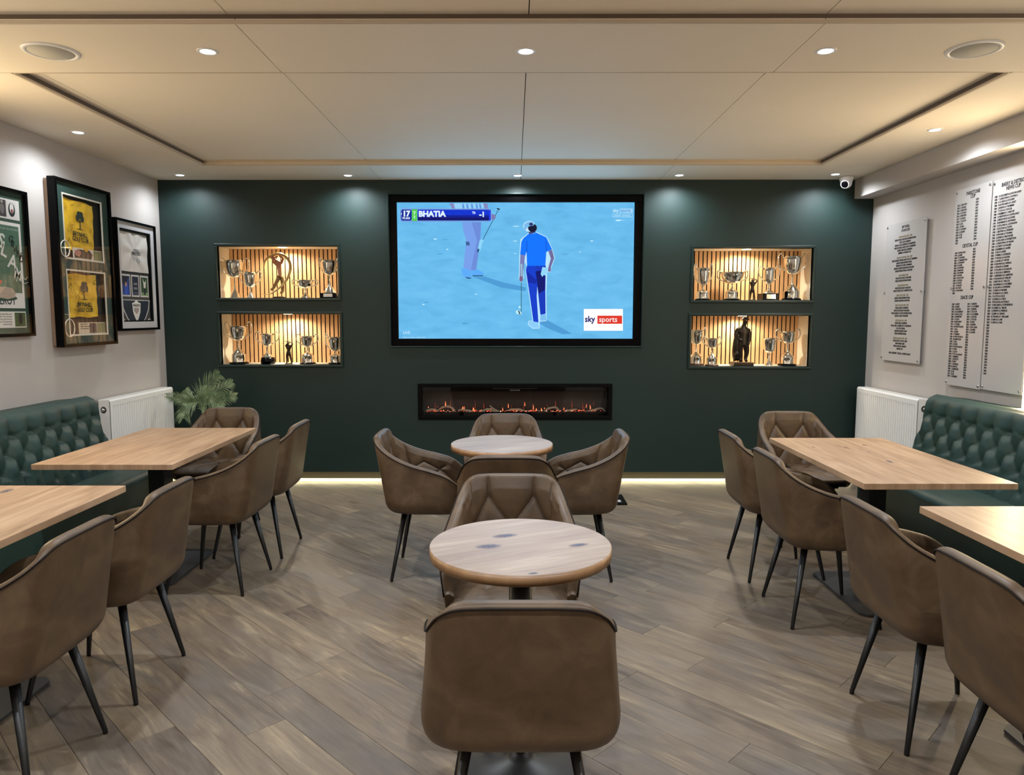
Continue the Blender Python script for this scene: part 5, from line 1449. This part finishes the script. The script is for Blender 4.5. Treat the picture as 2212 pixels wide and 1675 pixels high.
frond([(960, 860), (870, 700), (1000, 480), (1200, 290), (1330, 190)], .115, -.06)
frond([(1000, 850), (1060, 690), (1220, 560), (1440, 440), (1600, 360)], .085, .02)
frond([(1010, 860), (1160, 800), (1350, 720), (1520, 660), (1680, 650)], .085, -.05)
frond([(940, 860), (800, 790), (600, 740), (400, 680), (180, 640)], .075, -.12)
frond([(950, 870), (790, 810), (650, 900), (580, 1020), (555, 1130)], .095, -.16, .25)
frond([(1040, 860), (1090, 750), (1200, 770), (1330, 830), (1430, 870)], .08, -.16, .3)
frond([(930, 860), (780, 800), (640, 810), (520, 835)], .07, -.2, .1)
frond([(940, 860), (760, 720), (650, 600), (600, 520)], .06, .06)
frond([(980, 860), (960, 700), (980, 560), (1060, 470)], .08, .1)
frond([(980, 860), (1040, 780), (1080, 640), (1180, 560)], .07, .12)

# ================================================================== DOME CAMERA
cx_, cz_ = on_y(1828, 397, 6.36)
dc = empty('dome_camera', (cx_, 6.36, ZC), label='white dome security camera under the ceiling in the far right corner', cat='camera')
MB().lathe([(.056, 0), (.057, -.012), (.054, -.03), (.047, -.05)], 28).build('mount_base', M_WHITE, dc, True)
eye = MB().ball((0, 0, 0), .045, .045, .045, 24, 14).build('eyeball', M_WHITE, dc, True, loc=(-.004, -.012, -.056))
ln = MB().lathe([(.031, .030), (.031, .042), (.027, .046), (.001, .047)], 24).build('lens', M_BLACK, eye, True); ln.rotation_euler = (math.radians(112), 0, math.radians(-42))
rg = MB().lathe([(.030, .030), (.036, .032), (.036, .040), (.031, .044)], 24).build('lens_ring', M_WHITE, eye, True); rg.rotation_euler = ln.rotation_euler
MB().lathe([(.058, 0), (.058, .0005)], 28, (0, 0, -.004)).build('gasket', M_BLACKMATT, dc)

# ================================================================== CEILING SPEAKERS
M_GRILLE = mat('speaker_grille', (186, 184, 176), .7)
bump(M_GRILLE, noise(M_GRILLE, coords(M_GRILLE).outputs[0], 500, 2), .4, .002)
for (x, y, l) in ((-2.062, 3.385, 'round white ceiling speaker at upper left'), (2.035, 3.37, 'round white ceiling speaker at upper right')):
    sp0 = empty('ceiling_speaker', (x, y, ZC), label=l, cat='speaker', group='ceiling speakers')
    MB().lathe([(.001, -.007), (.092, -.006), (.094, -.002)], 48).build('grille', M_GRILLE, sp0, True)
    MB().lathe([(.094, -.001), (.095, -.006), (.104, -.008), (.114, -.005), (.116, 0)], 56).build('rim', M_WHITE, sp0, True)

# ================================================================== FLOOR BOX
fbx = empty('floor_box', (.80, 5.83, .0005), label='small black plate on floor behind the chair right of the far round table', cat='floor box')
MB().box(-.10, .10, -.15, .15, 0, .012).build('plate', M_BLACKMATT, fbx, bevel=.002)
MB().box(.035, .06, -.07, -.04, .012, .013).box(.02, .06, -.1, -.09, .012, .013).build('white_marking', M_WHITE, fbx)
